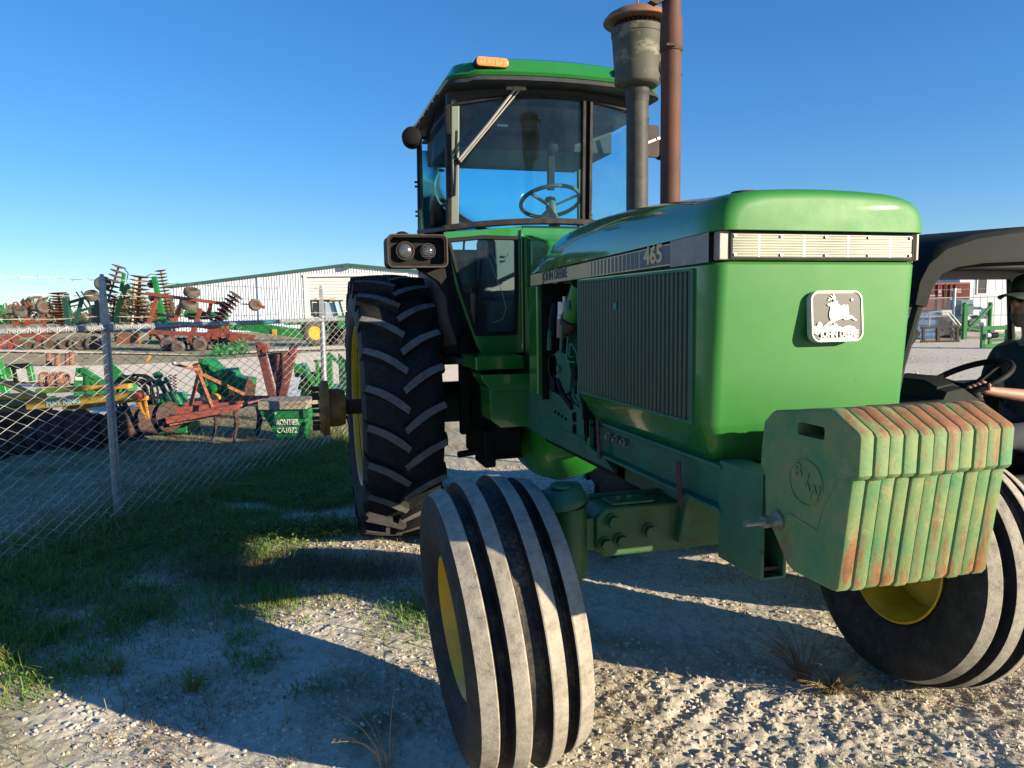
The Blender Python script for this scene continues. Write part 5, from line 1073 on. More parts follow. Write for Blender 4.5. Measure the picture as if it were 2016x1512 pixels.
# ---------------------------------------------------------------- long green implement before the shed
L = LF('folded_planter', 430, 672, 0, label='long low green implement lying between the red harrow and the white shed', cat='implement')
struts(L, [((300, 633), (600, 655), .28), ((368, 618), (450, 622), .35), ((470, 640), (610, 662), .45), ((560, 640), (600, 640), .10), ((590, 630), (612, 672), .16), ((600, 680), (612, 650), .14)], .2, M['bgreen'], 'toolbar', bevel=.03)
mb = MB(); mb.box(*[(a-430)/L.s for a in (540, 548)], -.3, -.2, .25, .6); L.part(mb, 'yellow_marker', M['byellow'])
mb = MB(); mb.box(*[(a-430)/L.s for a in (378, 420)], -.35, -.2, (672-629)/L.s, (672-616)/L.s); L.part(mb, 'grey_panel', M['mesh_dark'], bevel=.02)
for x in (600, 612): part_wheel(L, L(x, 664, .5), 10/L.s, .2, (.1, -1, 0))
# ---------------------------------------------------------------- small green hay rake by the red harrow
L = LF('wheel_rake', 452, 702, 0, label='small green toothed wheel rake below the nose of the red harrow', cat='rake')
mb = MB()
for (cx, cy, r_) in ((432, 690, 15), (455, 690, 17), (477, 684, 17)):
    c_ = L(cx, cy); 
    for k in range(14):
        a = 2*math.pi*k/14; mb.beam(c_, c_+Vector((r_/L.s*math.cos(a), .1*math.sin(a*2), r_/L.s*math.sin(a))), .02)
    mb.lathe([(-.02, r_/L.s*.62), (.02, r_/L.s*.64)], c_, (0, 1, .1), 20) if False else mb.tube([c_+Vector((r_/L.s*.7*math.cos(t), 0, r_/L.s*.7*math.sin(t))) for t in np.linspace(0, 6.283, 20)], .025, 5)
L.part(mb, 'rake_wheels', M['bgreen'])
struts(L, [((420, 695), (480, 672), .08), ((405, 700), (445, 688), .06)], .06, M['bgreen'], 'frame')
# ================================================================ near row, just beyond the fence
L = LF('disc_plough', 170, 892, 0, label='yellow disc plough with big rusty discs and blue maker lettering on its beam', cat='plough')
mb = MB(); mb.beam(L(62, 796), L(289, 777), .085, .095); mb.beam(L(-60, 800, .25), L(70, 797, .2), .16, .24); mb.beam(L(20, 778, .55), L(216, 770, .55), .09, .06); mb.beam(L(120, 806, .1), L(290, 786, .1), .05, .05); mb.beam(L(-40, 745, .3), L(50, 785, .3), .08, .05); bm_ = L.part(mb, 'beam', M['byellow'], bevel=.012)
mb = MB(); mb.box(*[(a-170)/L.s for a in (-40, 62)], .1, .45, (892-835)/L.s, (892-800)/L.s); mb.box(*[(a-170)/L.s for a in (-40, 66)], .05, .5, (892-800)/L.s, (892-787)/L.s); L.part(mb, 'hitch_box', mat('olive_yellow', (.16, .15, .03), .6, var=(.10, .10, .03), vs=5), bevel=.02)
mb = MB(); mb.cyl(L(283, 778, -.06), L(291, 776.5, -.06), .05, n=16); L.part(mb, 'red_end_cap', mat('red_cap', (.6, .06, .03), .5), bm_)
exv = (L(289, 777)-L(62, 796)).normalized()
W_ = L.W @ basis(L(137, 790, -.049), exv, (0, 0, 1)); text('beam_lettering', 'HAY KING', .075, mat('letter_blue', (.35, .55, .58), .5), W_, bm_, ext=.002, sx=1.05, bold=.002)
for (x, y) in ((160, 800), (276, 790)):
    mb = MB(); a, b, c_ = L(x-14, y, .12), L(x+6, y, .12), L(x+6 if x < 200 else x+10, y+60 if x < 200 else y+40, .12)
    mb.beam(a, c_, .022); mb.beam(b, c_, .022); mb.add([a+Vector((0, .01, 0)), b+Vector((0, .01, 0)), c_+Vector((0, .01, 0))], [(0, 1, 2)]); L.part(mb, 'disc_bracket', M['byellow'])
for (x, y, r_, v) in ((75, 842, 30, .3), (104, 845, 32, .2), (148, 852, 36, .05), (180, 852, 36, .12), (212, 846, 34, .2), (240, 843, 34, .28), (270, 838, 32, .36), (300, 834, 32, .45)):
    mb = MB(); r2 = r_/L.s; mb.lathe([(0, r2), (.006, r2), (r2*.18, r2*.6), (r2*.22, r2*.15), (r2*.2, r2*.15), (r2*.15, r2*.6), (-.004, r2*.98)], L(x, y, v), (.86, -.45, .1), 28); mb.lathe([(.0, r2*.22), (.10, r2*.16), (.12, .02)], L(x, y, v), (.86, -.45, .1), 14); L.part(mb, 'disc_blade', M['darkrust'] if x > 150 else M['discrust'], ang=40)
mb = MB(); mb.prism([((a-170)/L.s, (892-b)/L.s) for a, b in ((100, 822), (122, 818), (126, 832), (121, 845), (127, 862), (110, 868), (104, 850))], 'y', -.02, .0); L.part(mb, 'scraper', M['discrust'])
L = LF('rolling_cultivator', 40, 915, 0, label='dark worn disc gang standing closest behind the fence at the left edge', cat='disc gang')
mb = MB()
for i in range(8): c_ = L(-25+19*i, 868-2*i+ (i % 2)*3, .07*i); r2 = 38/L.s; mb.lathe([(0, r2), (.006, r2), (r2*.18, r2*.6), (r2*.2, r2*.15), (r2*.15, r2*.6), (-.004, r2*.98)], c_, (.9, -.4, .05), 26)
mb.cyl(L(-40, 868), L(112, 852, .5), .03, n=8); L.part(mb, 'disc_gang', M['darkrust'], ang=40)
struts(L, [((-40, 820), (70, 822, .3), .09), ((20, 822), (22, 862, .2), .05)], .06, M['darkrust'], 'gang_frame')
L = LF('ripper', 430, 872, 0, label='faded orange ripper with a pyramid hitch and curved black shanks', cat='ripper')
struts(L, [((338, 808), (472, 800, .2), .085), ((350, 820, -.25), (478, 800, -.05), .075), ((345, 800, .3), (500, 795, .5), .05), ((470, 800), (516, 792, .2), .05), ((430, 812, .1), (350, 826, -.2), .07)], .07, M['redpaint'], 'frame', bevel=.006)
struts(L, [((372, 800, .1), (392, 735, .1), .035), ((396, 738, .05), (428, 800, -.1), .04), ((400, 738, .1), (468, 782, .3), .04), ((358, 714, -.1), (396, 730, .1), .03), ((386, 716, .1), (396, 742, .1), .06)], .04, rust('orange_rust', (.30, .10, .035), (.18, .075, .035), .7), 'pyramid_hitch', bevel=.004)
mb = MB(); mb.ico(L(360, 712, -.1), .03, 2); L.part(mb, 'hitch_pin', M['galv'])
for (x, v) in ((425, 0), (458, .1), (478, -.2), (492, .3), (507, .1)):
    mb = MB(); h_ = 868 if x != 478 else 878; mb.tube([L(x, 805, v), L(x+3, 830, v), L(x-1, 848, v), L(x-8, h_, v)], [.02, .022, .018, .01], 6); L.part(mb, 'shank', M['darkrust'])
struts(L, [((440, 790, .3), (515, 792, .3), .07), ((515, 790, .3), (513, 806, .2), .07)], .06, M['mesh_dark'], 'rear_bar', bevel=.006)
# green machine with hose loops
L = LF('hose_stand', 275, 850, 0, label='tangle of black hydraulic hoses looped over a green frame beside the fence post', cat='hoses')
mb = MB()
for k in range(9):
    cx, cy, r_ = 272+random.uniform(-4, 4), 780+random.uniform(-4, 6), 36+random.uniform(-7, 4); v = .05*k-.2
    mb.tube([L(cx+r_*.95*math.cos(t), cy-r_*1.1*math.sin(t)+(8 if math.sin(t) < 0 else 0), v+.05*math.sin(3*t+k)) for t in np.linspace(-.9, 4.0, 26)], .0145, 6)
L.part(mb, 'hoses', M['black'])
struts(L, [((240, 800), (240, 845), .06), ((300, 790), (306, 845), .06), ((236, 830), (310, 836), .10), ((250, 812), (300, 806), .05), ((262, 790, .3), (290, 830, .3), .08)], .05, M['bgreen'], 'frame', bevel=.006)
L = LF('post_driver', 340, 862, 0, label='chunky green machine with springs between the hose tangle and the orange ripper', cat='implement')
mb = MB(); mb.prism([((a-340)/L.s, (862-b)/L.s) for a, b in ((316, 775), (352, 775), (375, 830), (368, 846), (330, 846))], 'y', .0, .25); mb.box(*[(a-340)/L.s for a in (310, 372)], -.05, .35, .06, .16); L.part(mb, 'gearbox', M['bgreen'], bevel=.012)
struts(L, [((318, 745), (340, 790), .05), ((332, 742), (352, 790), .035), ((305, 760), (335, 750), .04), ((312, 740), (322, 735), .07)], .05, M['dkteal'], 'mast', bevel=.005)
mb = MB()
for k in range(2): mb.tube([L(338+9*k+3*math.cos(t*9), 738+ t*9, .05+.02*math.sin(t*9)) for t in np.linspace(0, 6, 80)], .006, 5)
L.part(mb, 'spring', M['darkrust'])
mb = MB(); mb.cyl(L(322, 800, -.06), L(322, 800, .02), .06, n=20); mb.cyl(L(345, 815, -.05), L(345, 815, .02), .05, n=20); mb.ico(L(322, 738), .04, 2); L.part(mb, 'pulley', M['bgreen'])
# green blade
L = LF('box_blade', 190, 790, 0, label='green triangular-sided box blade standing on the pale track', cat='box blade')
mb = MB(); mb.prism([((a-190)/L.s, (790-b)/L.s) for a, b in ((154, 724), (166, 724), (214, 772), (214, 780), (144, 772))], 'y', 0, .03); mb.prism([((a-190)/L.s, (790-b)/L.s) for a, b in ((154, 724), (166, 724), (214, 772), (214, 780), (144, 772))], 'y', 1.0, 1.03); mb.box(*[(a-190)/L.s for a in (144, 214)], .03, 1.0, (790-785)/L.s, (790-768)/L.s); L.part(mb, 'side_plate', M['bgreen'])
struts(L, [((166, 726), (220, 762), .07), ((176, 740), (176, 775), .06), ((180, 745), (215, 790), .05)], .06, M['bgreen'], 'brace')
mb = MB(); mb.box(*[(a-190)/L.s for a in (152, 166)], -.006, -.002, (790-748)/L.s, (790-742)/L.s); mb.box(*[(a-190)/L.s for a in (148, 162)], -.006, -.002, (790-768)/L.s, (790-763)/L.s); L.part(mb, 'white_sticker', M['white'])
# rotary cutter gearbox cluster
L = LF('rotary_cutter', 450, 824, 0, label='bright green rotary cutter with round gearboxes and yellow guards behind the ripper', cat='rotary cutter')
mb = MB(); mb.prism([((a-450)/L.s, (824-b)/L.s) for a, b in ((394, 716), (404, 705), (414, 708), (432, 728), (458, 726), (464, 742), (494, 748), (488, 790), (398, 790), (392, 770))], 'y', .05, .35); L.part(mb, 'deck', M['bgreen'], bevel=.02)
mb = MB()
for (x, y, r_) in ((404, 764, 14), (425, 764, 14), (440, 735, 10), (446, 752, 9), (470, 770, 10)): mb.lathe([(0, r_/L.s), (.05, r_/L.s), (.06, r_/L.s*.7), (.10, r_/L.s*.6), (.11, r_/L.s*.3)], L(x, y, .05), (0, -1, 0), 24)
L.part(mb, 'gearboxes', M['bgreen'], ang=30)
struts(L, [((404, 705), (404, 790), .08), ((410, 712), (460, 760, .1), .07), ((470, 780), (496, 790), .12)], .06, M['bgreen'], 'brace', bevel=.006)
mb = MB(); mb.ico(L(424, 782, -.05), .14, 2, (1.2, .5, .5)); mb.ico(L(462, 772, -.03), .09, 2, (.6, .5, 1)); mb.ico(L(368, 804, -.2), .12, 2, (1, .5, .5)); L.part(mb, 'yellow_guard', M['byellow'])
mb = MB(); mb.prism([((a-450)/L.s, (824-b)/L.s) for a, b in ((480, 762), (492, 742), (506, 760), (502, 782), (484, 784))], 'y', .0, .02); L.part(mb, 'rusty_plate', M['discrust'])
# rusty chute
L = LF('scraper_bucket', 552, 835, 0, label='tall rusty red tapering trough standing on its point near the far fence post', cat='trough')
mb = MB(); tp = [((a-552)/L.s, (835-b)/L.s) for a, b in ((524, 697), (584, 694), (556, 782), (542, 782))]
mb.prism(tp, 'y', .18, .20); mb.beam(L(517, 672), L(540, 785), .055, .10); mb.beam(L(584, 686), L(558, 785), .05, .10); mb.cyl(L(551, 698, .08), L(549, 782, .08), .045, n=14); mb.box(*[(a-552)/L.s for a in (536, 560)], .0, .2, (835-806)/L.s, (835-780)/L.s)
L.part(mb, 'trough', rust('trough_rust', (.16, .04, .025), (.09, .035, .028), .7), bevel=.006)
mb = MB(); mb.box(*[(a-552)/L.s for a in (516, 536)], -.04, .05, (835-684)/L.s, (835-676)/L.s); mb.box(*[(a-552)/L.s for a in (578, 590)], -.04, .05, (835-698)/L.s, (835-682)/L.s); mb.cyl(L(529, 690, -.05), L(529, 690, .05), .03, n=14); mb.cyl(L(545, 806), L(545, 835), .05, n=10); loose(L.part(mb, 'lug', M['redpaint'], bevel=.004))
# hopper
L = LF('hopper', 565, 874, 0, label='green hopper with white lettering and model number standing under a wooden plank', cat='hopper')
mb = MB(); rr0 = lambda x0, x1, z, v0, v1: [L(x0, z, v0), L(x1, z, v0), L(x1, z, v1), L(x0, z, v1)]
mb.loft([rr0(515, 606, 806, 0, .45), rr0(515, 606, 815, 0, .45), rr0(524, 603, 822, .0, .43), rr0(546, 597, 868, .05, .35), rr0(548, 594, 874, .1, .3)]); hpb = L.part(mb, 'hopper_body', M['bgreen'], bevel=.008)
mb = MB(); mb.box(*[(a-565)/L.s for a in (600, 612)], -.03, .45, (874-822)/L.s, (874-806)/L.s); mb.beam(L(606, 830), L(598, 872), .03); mb.beam(L(560, 874), L(640, 872, .2), .05); L.part(mb, 'hopper_rim', M['bgreen'], hpb, bevel=.006)
def wtext(body, px, py, h, sx):
    e = (L(597, 868, .05)-L(603, 822, 0)); up = Vector((0, -.05, .28)).normalized(); return text('lettering', body, h, M['white'], L.W @ basis(L(px, py, .0)+Vector((0, -.012+.0, 0)), (1, 0, 0), up), hpb, ext=.002, sx=sx, bold=.0015)
wtext('FRONTIER', 566, 831, .094, .66).location.y += 0; wtext('CA1072', 567, 847, .088, .78)
mb = MB(); mb.prism([((a-565)/L.s, (874-b)/L.s) for a, b in ((539, 811), (549, 811), (544, 816))], 'y', -.006, -.002); L.part(mb, 'triangle_mark', M['white'], hpb)
L2 = LF('plank', 562, 800, 0, label='weathered timber board lying across the top of the lettered green hopper', cat='timber')
L2.root.matrix_basis = Matrix.Translation(Vector((0, 0, 0))) @ L.W @ Matrix.Translation(L(560, 805, .2)); WM[L2.root.name] = L2.root.matrix_basis.copy()
mb = MB(); mb.box(-.27, .28, -.24, .26, .0, .095); o = mb.build('board', mat('old_timber', (.30, .26, .19), .85, var=(.20, .17, .12), vs=8, bump=.4), None, bevel=.006); o.parent = L2.root
# mower pieces right of the hopper
L = LF('finishing_mower', 632, 806, 0, label='green mower deck with a pale blue panel beside the far fence post', cat='mower')
mb = MB(); mb.prism([((a-632)/L.s, (806-b)/L.s) for a, b in ((577, 720), (590, 716), (604, 745), (606, 800), (582, 800))], 'y', .1, .5); mb.box(*[(a-632)/L.s for a in (606, 690)], .1, 1.2, .05, .28); mb.box(*[(a-632)/L.s for a in (626, 642)], .1, .5, (806-770)/L.s, (806-724)/L.s); L.part(mb, 'mower_deck', M['bgreen'], bevel=.02)
mb = MB(); mb.prism([((a-632)/L.s, (806-b)/L.s) for a, b in ((580, 742), (594, 742), (586, 766), (594, 767), (588, 784), (558, 784))], 'y', .0, .03); L.part(mb, 'pale_panel', mat('pale_blue', (.35, .42, .52), .5))
struts(L, [((582, 716), (622, 744), .05), ((605, 730), (640, 790), .06), ((628, 708), (628, 760), .05), ((621, 710), (636, 710), .03), ((650, 695), (690, 735), .05), ((652, 698), (654, 780), .07)], .05, M['bgreen'], 'linkage', bevel=.005)
mb = MB(); mb.prism([((a-632)/L.s, (806-b)/L.s) for a, b in ((652, 700), (664, 712), (686, 740), (690, 780), (652, 780))], 'y', .6, .63); L.part(mb, 'side_shield', M['dkteal'])
mb = MB(); mb.box(*[(a-632)/L.s for a in (604, 630)], .2, .6, (806-768)/L.s, (806-735)/L.s); L.part(mb, 'engine', M['mesh_dark'], bevel=.03)
L = LF('loader_arm', 8, 800, 0, label='bright green curved loader arm cut by the left edge of the picture', cat='loader arm')
struts(L, [((-4, 700), (6, 740), .14), ((6, 740), (14, 776), .10)], .1, M['bgreen'], 'arm', bevel=.02)
L = LF('quick_hitch', 48, 775, 0, label='small green and black hitch frame on the far side of the pale track', cat='hitch')
loose(struts(L, [((22, 722), (26, 745), .12), ((62, 720), (66, 750), .10)], .1, M['bgreen'], 'upright', bevel=.02)); struts(L, [((18, 722), (62, 720), .10), ((30, 725), (34, 755), .06)], .1, M['mesh_dark'], 'crossbar')
L = LF('wire_roll', 103, 762, 0, label='rusty roll of wire lying on the grass at the edge of the pale track', cat='wire roll')
mb = MB()
for k in range(26):
    c_ = L(78+2.0*k, 748, .1); r_ = .14+.02*math.sin(k*.7); mb.tube([c_+Vector((random.uniform(-.02, .02), r_*math.cos(t), .0+r_*math.sin(t))) for t in np.linspace(0, 6.283, 12)], .012, 4)
L.part(mb, 'coils', M['discrust'])
for i, (x, y, h_) in enumerate(((97, 720, 24), (114, 724, 24), (134, 720, 22), (142, 722, 28))):
    L = LF('timber_stump', x, y, 0, label='short weathered fence stump, ' + ('leftmost of four across the track', 'second of four across the track', 'third of four across the track', 'rightmost and tallest of four across the track')[i], cat='fence stump', group='old stumps across the track')
    mb = MB(); mb.lathe([(0, .09), (h_/L.s, .075), (h_/L.s+.02, .05)], (0, 0, 0), (0, .05, 1), 10); L.part(mb, 'stump', M['discrust'])
L = LF('marker_stake', 290, 716, 0, label='leaning yellow stake on the verge beyond the first fence post', cat='stake')
mb = MB(); mb.beam(L(288, 716), L(297, 700), .05); L.part(mb, 'stake', M['byellow'])
# pale pickup shapes are absent; far caliche road and verges as ground sheets
def sheet(name, pts, z, m):
    mb = MB(); mb.add([(*gp(px, py)[0][:2], z) for px, py in pts], [tuple(range(len(pts)))]); o = mb.build(name, m, None); tag(o, kind='structure'); return o
M['caliche'] = mat('caliche', (.80, .70, .54), .95, var=(.70, .61, .47), vs=.8)
kk = M['caliche'].node_tree; bp = kk.nodes.new('ShaderNodeBump'); nz = kk.nodes.new('ShaderNodeTexNoise'); tcn = kk.nodes.new('ShaderNodeTexCoord'); nz.inputs['Scale'].default_value = 6; nz.inputs['Detail'].default_value = 8; nz.inputs['Roughness'].default_value = .75; bp.inputs['Distance'].default_value = .06; bp.inputs['Strength'].default_value = 1; kk.links.new(tcn.outputs['Object'], nz.inputs[0]); kk.links.new(nz.outputs[0], bp.inputs['Height']); kk.links.new(bp.outputs[0], kk.nodes['Principled BSDF'].inputs['Normal'])
def road(name, top, bot, z):
    """strip between two pixel polylines, edges roughened in the ground plane"""
    n = 140; V = []
    for i in range(n+1):
        t = i/n
        for pl, sg in ((top, 1), (bot, -1)):
            xs_ = [p[0] for p in pl]; ys_ = [p[1] for p in pl]; px = xs_[0]+(xs_[-1]-xs_[0])*t; py = float(np.interp(px, xs_, ys_)); P, s = gp(px, py)
            j = (fbm(np.array([P[0]]), np.array([P[1]]), .9, 4, 50+sg)[0]-.5)*60/s; V.append((P[0]+_f[0]*j, P[1]+_f[1]*j, z))
    mb = MB(); mb.add(V, [(2*i, 2*i+1, 2*i+3, 2*i+2) for i in range(n)]); o = mb.build(name, M['caliche'], None); tag(o, kind='structure'); return o
road('dirt_road', [(-300, 728), (0, 724), (200, 722), (420, 712), (640, 694), (1000, 688)], [(-300, 762), (0, 754), (200, 760), (330, 790), (640, 800), (1000, 800)], .045)
road('far_road', [(-300, 688), (0, 688), (400, 700), (640, 683), (1000, 678)], [(-300, 697), (0, 695), (400, 701), (640, 690), (1000, 684)], .045)
# ================================================================ trees and horizon
M['bush'] = leafmat('autumn_foliage', (.11, .085, .03), (.16, .12, .03)); M['bush2'] = leafmat('grey_green_foliage', (.07, .09, .04), (.10, .11, .05)); M['bark'] = mat('bark', (.10, .08, .06), .9)
def tree(px, py, hpx, wpx, label, m, seedy, dens=900, group=None, name='tree', bare=.0):
    L = LF(name, px, py, 0, label=label, cat='tree', group=group); rg = random.Random(seedy); H = hpx/L.s; Wd = wpx/L.s
    mb = MB(); mb.tube([(0, 0, -.1), (.02*H, 0, .3*H), (0, .02*H, .62*H)], [.035*H, .025*H, .012*H], 7)
    tips = []
    for k in range(12):
        a = rg.uniform(0, 6.28); b = Vector((0, 0, H*rg.uniform(.25, .55))); e = Vector((math.cos(a)*Wd*.42*rg.uniform(.5, 1), math.sin(a)*Wd*.42*rg.uniform(.5, 1), H*rg.uniform(.5, .95))); mb.tube([b, (b+e)/2+Vector((0, 0, .04*H)), e], [.012*H, .008*H, .003*H], 5); tips.append(e)
        for q_ in range(3): f = e+Vector((rg.uniform(-1, 1), rg.uniform(-1, 1), rg.uniform(-.3, 1)))*.16*Wd; mb.tube([(b+e)/2, f], [.005*H, .002*H], 4); tips.append(f)
    L.part(mb, 'trunk', M['bark'])
    mb = MB(); sz = max(H, Wd)*.022
    for k in range(dens):
        t = rg.choice(tips); c_ = t+Vector((rg.gauss(0, .085)*Wd, rg.gauss(0, .085)*Wd, rg.gauss(0, .07)*H)); 
        if c_.z < .12*H: c_.z = .12*H+rg.uniform(0, .1)*H
        u = Vector((rg.gauss(0, 1), rg.gauss(0, 1), rg.gauss(0, 1))).normalized()*sz*rg.uniform(.6, 1.5); v = u.cross(Vector((rg.gauss(0, 1), rg.gauss(0, 1), rg.gauss(0, 1)))).normalized()*sz*rg.uniform(.5, 1); mb.add([c_-u, c_+v, c_+u, c_-v], [(0, 1, 2, 3)])
    L.part(mb, 'crown', m, fix=False)
tree(262, 672, 100, 75, 'thin autumn brown tree behind the raised harrow discs', M['bush'], 3, 1100, 'trees on the far side of the yard')
tree(296, 672, 80, 60, 'yellowing bushy tree between the two raised disc gangs', M['bush'], 4, 900, 'trees on the far side of the yard')
tree(338, 668, 75, 50, 'small yellow tree at the left corner of the white shed', M['bush'], 5, 700, 'trees on the far side of the yard')
tree(30, 655, 42, 80, 'low olive tree on the horizon at the left edge', M['bush2'], 6, 700, 'trees on the far side of the yard')
tree(170, 655, 40, 90, 'low scrubby tree seen under the green harrow frame', M['bush2'], 7, 700, 'trees on the far side of the yard')
M['farwood'] = leafmat('far_wood', (.09, .10, .075), (.13, .125, .09), .1)
rg = random.Random(5); mb = MB()
for k in range(5200):
    a = rg.uniform(-.95, .85)+YAW; D = rg.uniform(150, 175); h_ = 2.4+2.0*math.sin(a*37)+1.3*math.sin(a*91+1); z = rg.uniform(0, max(1.2, h_)); c_ = Vector((CP[0]+D*math.sin(a), CP[1]+D*math.cos(a), z)); u = Vector((rg.gauss(0, 1), rg.gauss(0, 1), rg.gauss(0, 1))).normalized()*rg.uniform(.5, 1.1); v = u.cross(Vector((rg.gauss(0, 1), rg.gauss(0, 1), rg.gauss(0, 1)))).normalized()*.7; mb.add([c_-u, c_+v, c_+u, c_-v], [(0, 1, 2, 3)])
o = mb.build('far_woodland', M['farwood'], None, fix=False); tag(o, 'low grey green belt of scrub along the horizon', 'woodland', kind='stuff')
# ================================================================ right-hand yard
L = LF('shipping_container', 1862, 655, 0, label='dark red shipping container beyond the gravel yard', cat='shipping container')
mb = MB(); xs = np.arange(-48, 44, 2.0)
for x in xs:
    a = x/L.s; b = (x+1)/L.s; c_ = (x+2)/L.s; 
    mb.add([(a, 0, .15), (b, 0, .15), (b, 0, 97/L.s), (a, 0, 97/L.s)], [(0, 1, 2, 3)]); mb.add([(b, 0, .15), (b+.012, .04, .15), (b+.012, .04, 97/L.s), (b, 0, 97/L.s)], [(0, 1, 2, 3)]); mb.add([(b+.012, .04, .15), (c_-.012, .04, .15), (c_-.012, .04, 97/L.s), (b+.012, .04, 97/L.s)], [(0, 1, 2, 3)]); mb.add([(c_-.012, .04, .15), (c_, 0, .15), (c_, 0, 97/L.s), (c_-.012, .04, 97/L.s)], [(0, 1, 2, 3)])
mb.box(-48/L.s, 40/L.s, .05, 5, .1, 97/L.s); mb.box(-50/L.s, 42/L.s, -.04, 0, 94/L.s, 98/L.s); mb.box(-50/L.s, 42/L.s, -.04, 0, .05, .2)
cb = L.part(mb, 'container_box', rust('container_red', (.20, .03, .022), (.14, .025, .02), .6))
mb = MB()
for (x, y, wx, wy) in ((1846, 574, 7, 7), (1838, 582, 26, 3), (1871, 571, 3, 5), (1882, 571, 12, 4), (1885, 576, 8, 3), (1886, 595, 10, 10), (1869, 595, 6, 14)): mb.box((x-1862-wx/2)/L.s, (x-1862+wx/2)/L.s, -.008, -.002, (655-y-wy/2)/L.s, (655-y+wy/2)/L.s)
loose(L.part(mb, 'white_marking', mat('container_marks', (.30, .22, .20), .6), cb))
mb = MB()
for x in (1842, 1857, 1866, 1876): mb.cyl(L(x, 650, -.04), L(x, 560, -.04), .025, n=8)
L.part(mb, 'door_bars', M['darkrust'], cb)
L = LF('white_warehouse', 1950, 652, 0, label='white metal warehouse with dark windows behind the red container', cat='building')
mb = MB(); mb.prism([((a-1950)/L.s, (652-b)/L.s) for a, b in ((1885, 652), (2300, 652), (2300, 505), (1885, 545))], 'y', 0, 18); wb = L.part(mb, 'wall', M['shedwhite'])
mb = MB()
for k in range(30): mb.box((1886+14*k-1950)/L.s-.01, (1886+14*k-1950)/L.s+.02, -.012, 0, .05, 100/L.s)
L.part(mb, 'wall_seams', M['doorwhite'], wb)
mb = MB(); mb.beam(L(1880, 544, -.1), L(2300, 503, -.1), .2, .10); L.part(mb, 'roof_edge', M['doorwhite'])
for (a, b, c_, d_) in ((1920, 1937, 546, 578), (2004, 2040, 553, 600)):
    mb = MB(); mb.box((a-1950)/L.s, (b-1950)/L.s, -.03, .0, (652-d_)/L.s, (652-c_)/L.s); wn = L.part(mb, 'window', mat('dark_opening', (.02, .022, .03), .4)); mb = MB(); mb.ring([((x-1950)/L.s, (652-y)/L.s) for x, y in ((a-2, d_+2), (b+2, d_+2), (b+2, c_-2), (a-2, c_-2))], [((x-1950)/L.s, (652-y)/L.s) for x, y in ((a, d_), (b, d_), (b, c_), (a, c_))], 'y', -.05, .0); L.part(mb, 'window_frame', M['doorwhite'], wn)
tree(1858, 640, 98, 55, 'small pale leafed tree rising behind the red container', leafmat('olive', (.14, .13, .07), (.18, .16, .09)), 12, 900, 'trees on the far side of the yard')
L = LF('yard_fence', 1900, 668, 0, label='chain link yard fence with blue grey rails in front of the red container', cat='fence')
mb = MB(); mb.cyl(L(1700, 588), L(2300, 582), .025, n=8); mb.cyl(L(1700, 623), L(2300, 619), .02, n=8); mb.cyl(L(1700, 572), L(2300, 566), .008, n=6); L.part(mb, 'rails', M['galv'])
mb = MB()
for k in range(-52, 60): mb.tube([L(1900+k*5+ (0), 660), L(1900+k*5+75, 588)], .004, 4); mb.tube([L(1900+k*5+75, 660), L(1900+k*5, 588)], .004, 4)
L.part(mb, 'wire_mesh', M['wire'], fix=False)
for x, mm in ((1875, 'galv'), (1897, 'bgreen'), (1947, 'bgreen'), (1780, 'galv')):
    mb = MB(); mb.cyl(L(x, 668), L(x, 568 if mm == 'galv' else 596), .06 if mm == 'galv' else .09, n=10); L.part(mb, 'post', M[mm])
M['blue'] = mat('blue_crate', (.03, .13, .32), .5, var=(.02, .09, .22), vs=2)
L = LF('blue_crate_stack', 1828, 668, 0, label='stack of blue crates beside the red container', cat='crate stack')
mb = MB()
for k in range(4): mb.box(-28/L.s, 14/L.s, -.2, .9, .05+.27*k, .29+.27*k)
L.part(mb, 'crates', M['blue'], bevel=.02)
L = LF('pallet_fork_frame', 1850, 674, 0, label='black skeletal lifting frame with a wire hoop standing on the gravel', cat='lifting frame')
struts(L, [((1812, 645), (1885, 643), .09), ((1812, 672), (1888, 672), .09), ((1845, 645), (1846, 672), .12), ((1816, 645), (1818, 672), .09), ((1883, 643), (1884, 672), .09), ((1874, 655), (1884, 645), .06), ((1874, 655), (1880, 670), .06)], .08, M['brownpl'], 'frame', bevel=.01)
mb = MB(); mb.tube([L(1812, 630), L(1826, 614), L(1866, 614), L(1890, 641)], .025, 6); mb.tube([L(1828, 614), L(1828, 644)], .02, 6); mb.tube([L(1858, 614), L(1882, 640)], .02, 6); L.part(mb, 'hoop', M['galv'])
L = LF('green_bale_spear', 1965, 686, 0, label='green steel attachment with a black motor on the gravel near the driver', cat='attachment')
struts(L, [((1930, 646), (1990, 645), .13), ((1932, 660), (1998, 660), .10), ((1932, 681), (2010, 679), .12), ((1984, 640), (1984, 684), .16), ((1948, 648), (1948, 682), .10), ((1934, 646), (1934, 684), .12), ((1950, 670), (2005, 668), .08)], .1, M['bgreen'], 'frame', bevel=.012)
mb = MB(); mb.cyl(L(1944, 660, -.15), L(1956, 659, -.15), .09, n=16); L.part(mb, 'motor', M['black']); mb = MB(); mb.cyl(L(1936, 659, -.15), L(1943, 660, -.15), .07, n=16); L.part(mb, 'roller', M['white'])
L = LF('parts_pallets', 1925, 668, 0, label='dark clutter of palleted parts stacked along the warehouse wall', cat='pallet stack')
mb = MB(); rg = random.Random(8)
for k in range(26): x = rg.uniform(-45, 55)/L.s; z = rg.uniform(0, 55)/L.s; mb.box(x, x+rg.uniform(.15, .6), rg.uniform(1, 2), rg.uniform(2.2, 3), z, z+rg.uniform(.05, .25))
L.part(mb, 'pallets', mat('dark_clutter', (.05, .06, .07), .7, var=(.12, .13, .14), vs=3))
mb = MB()
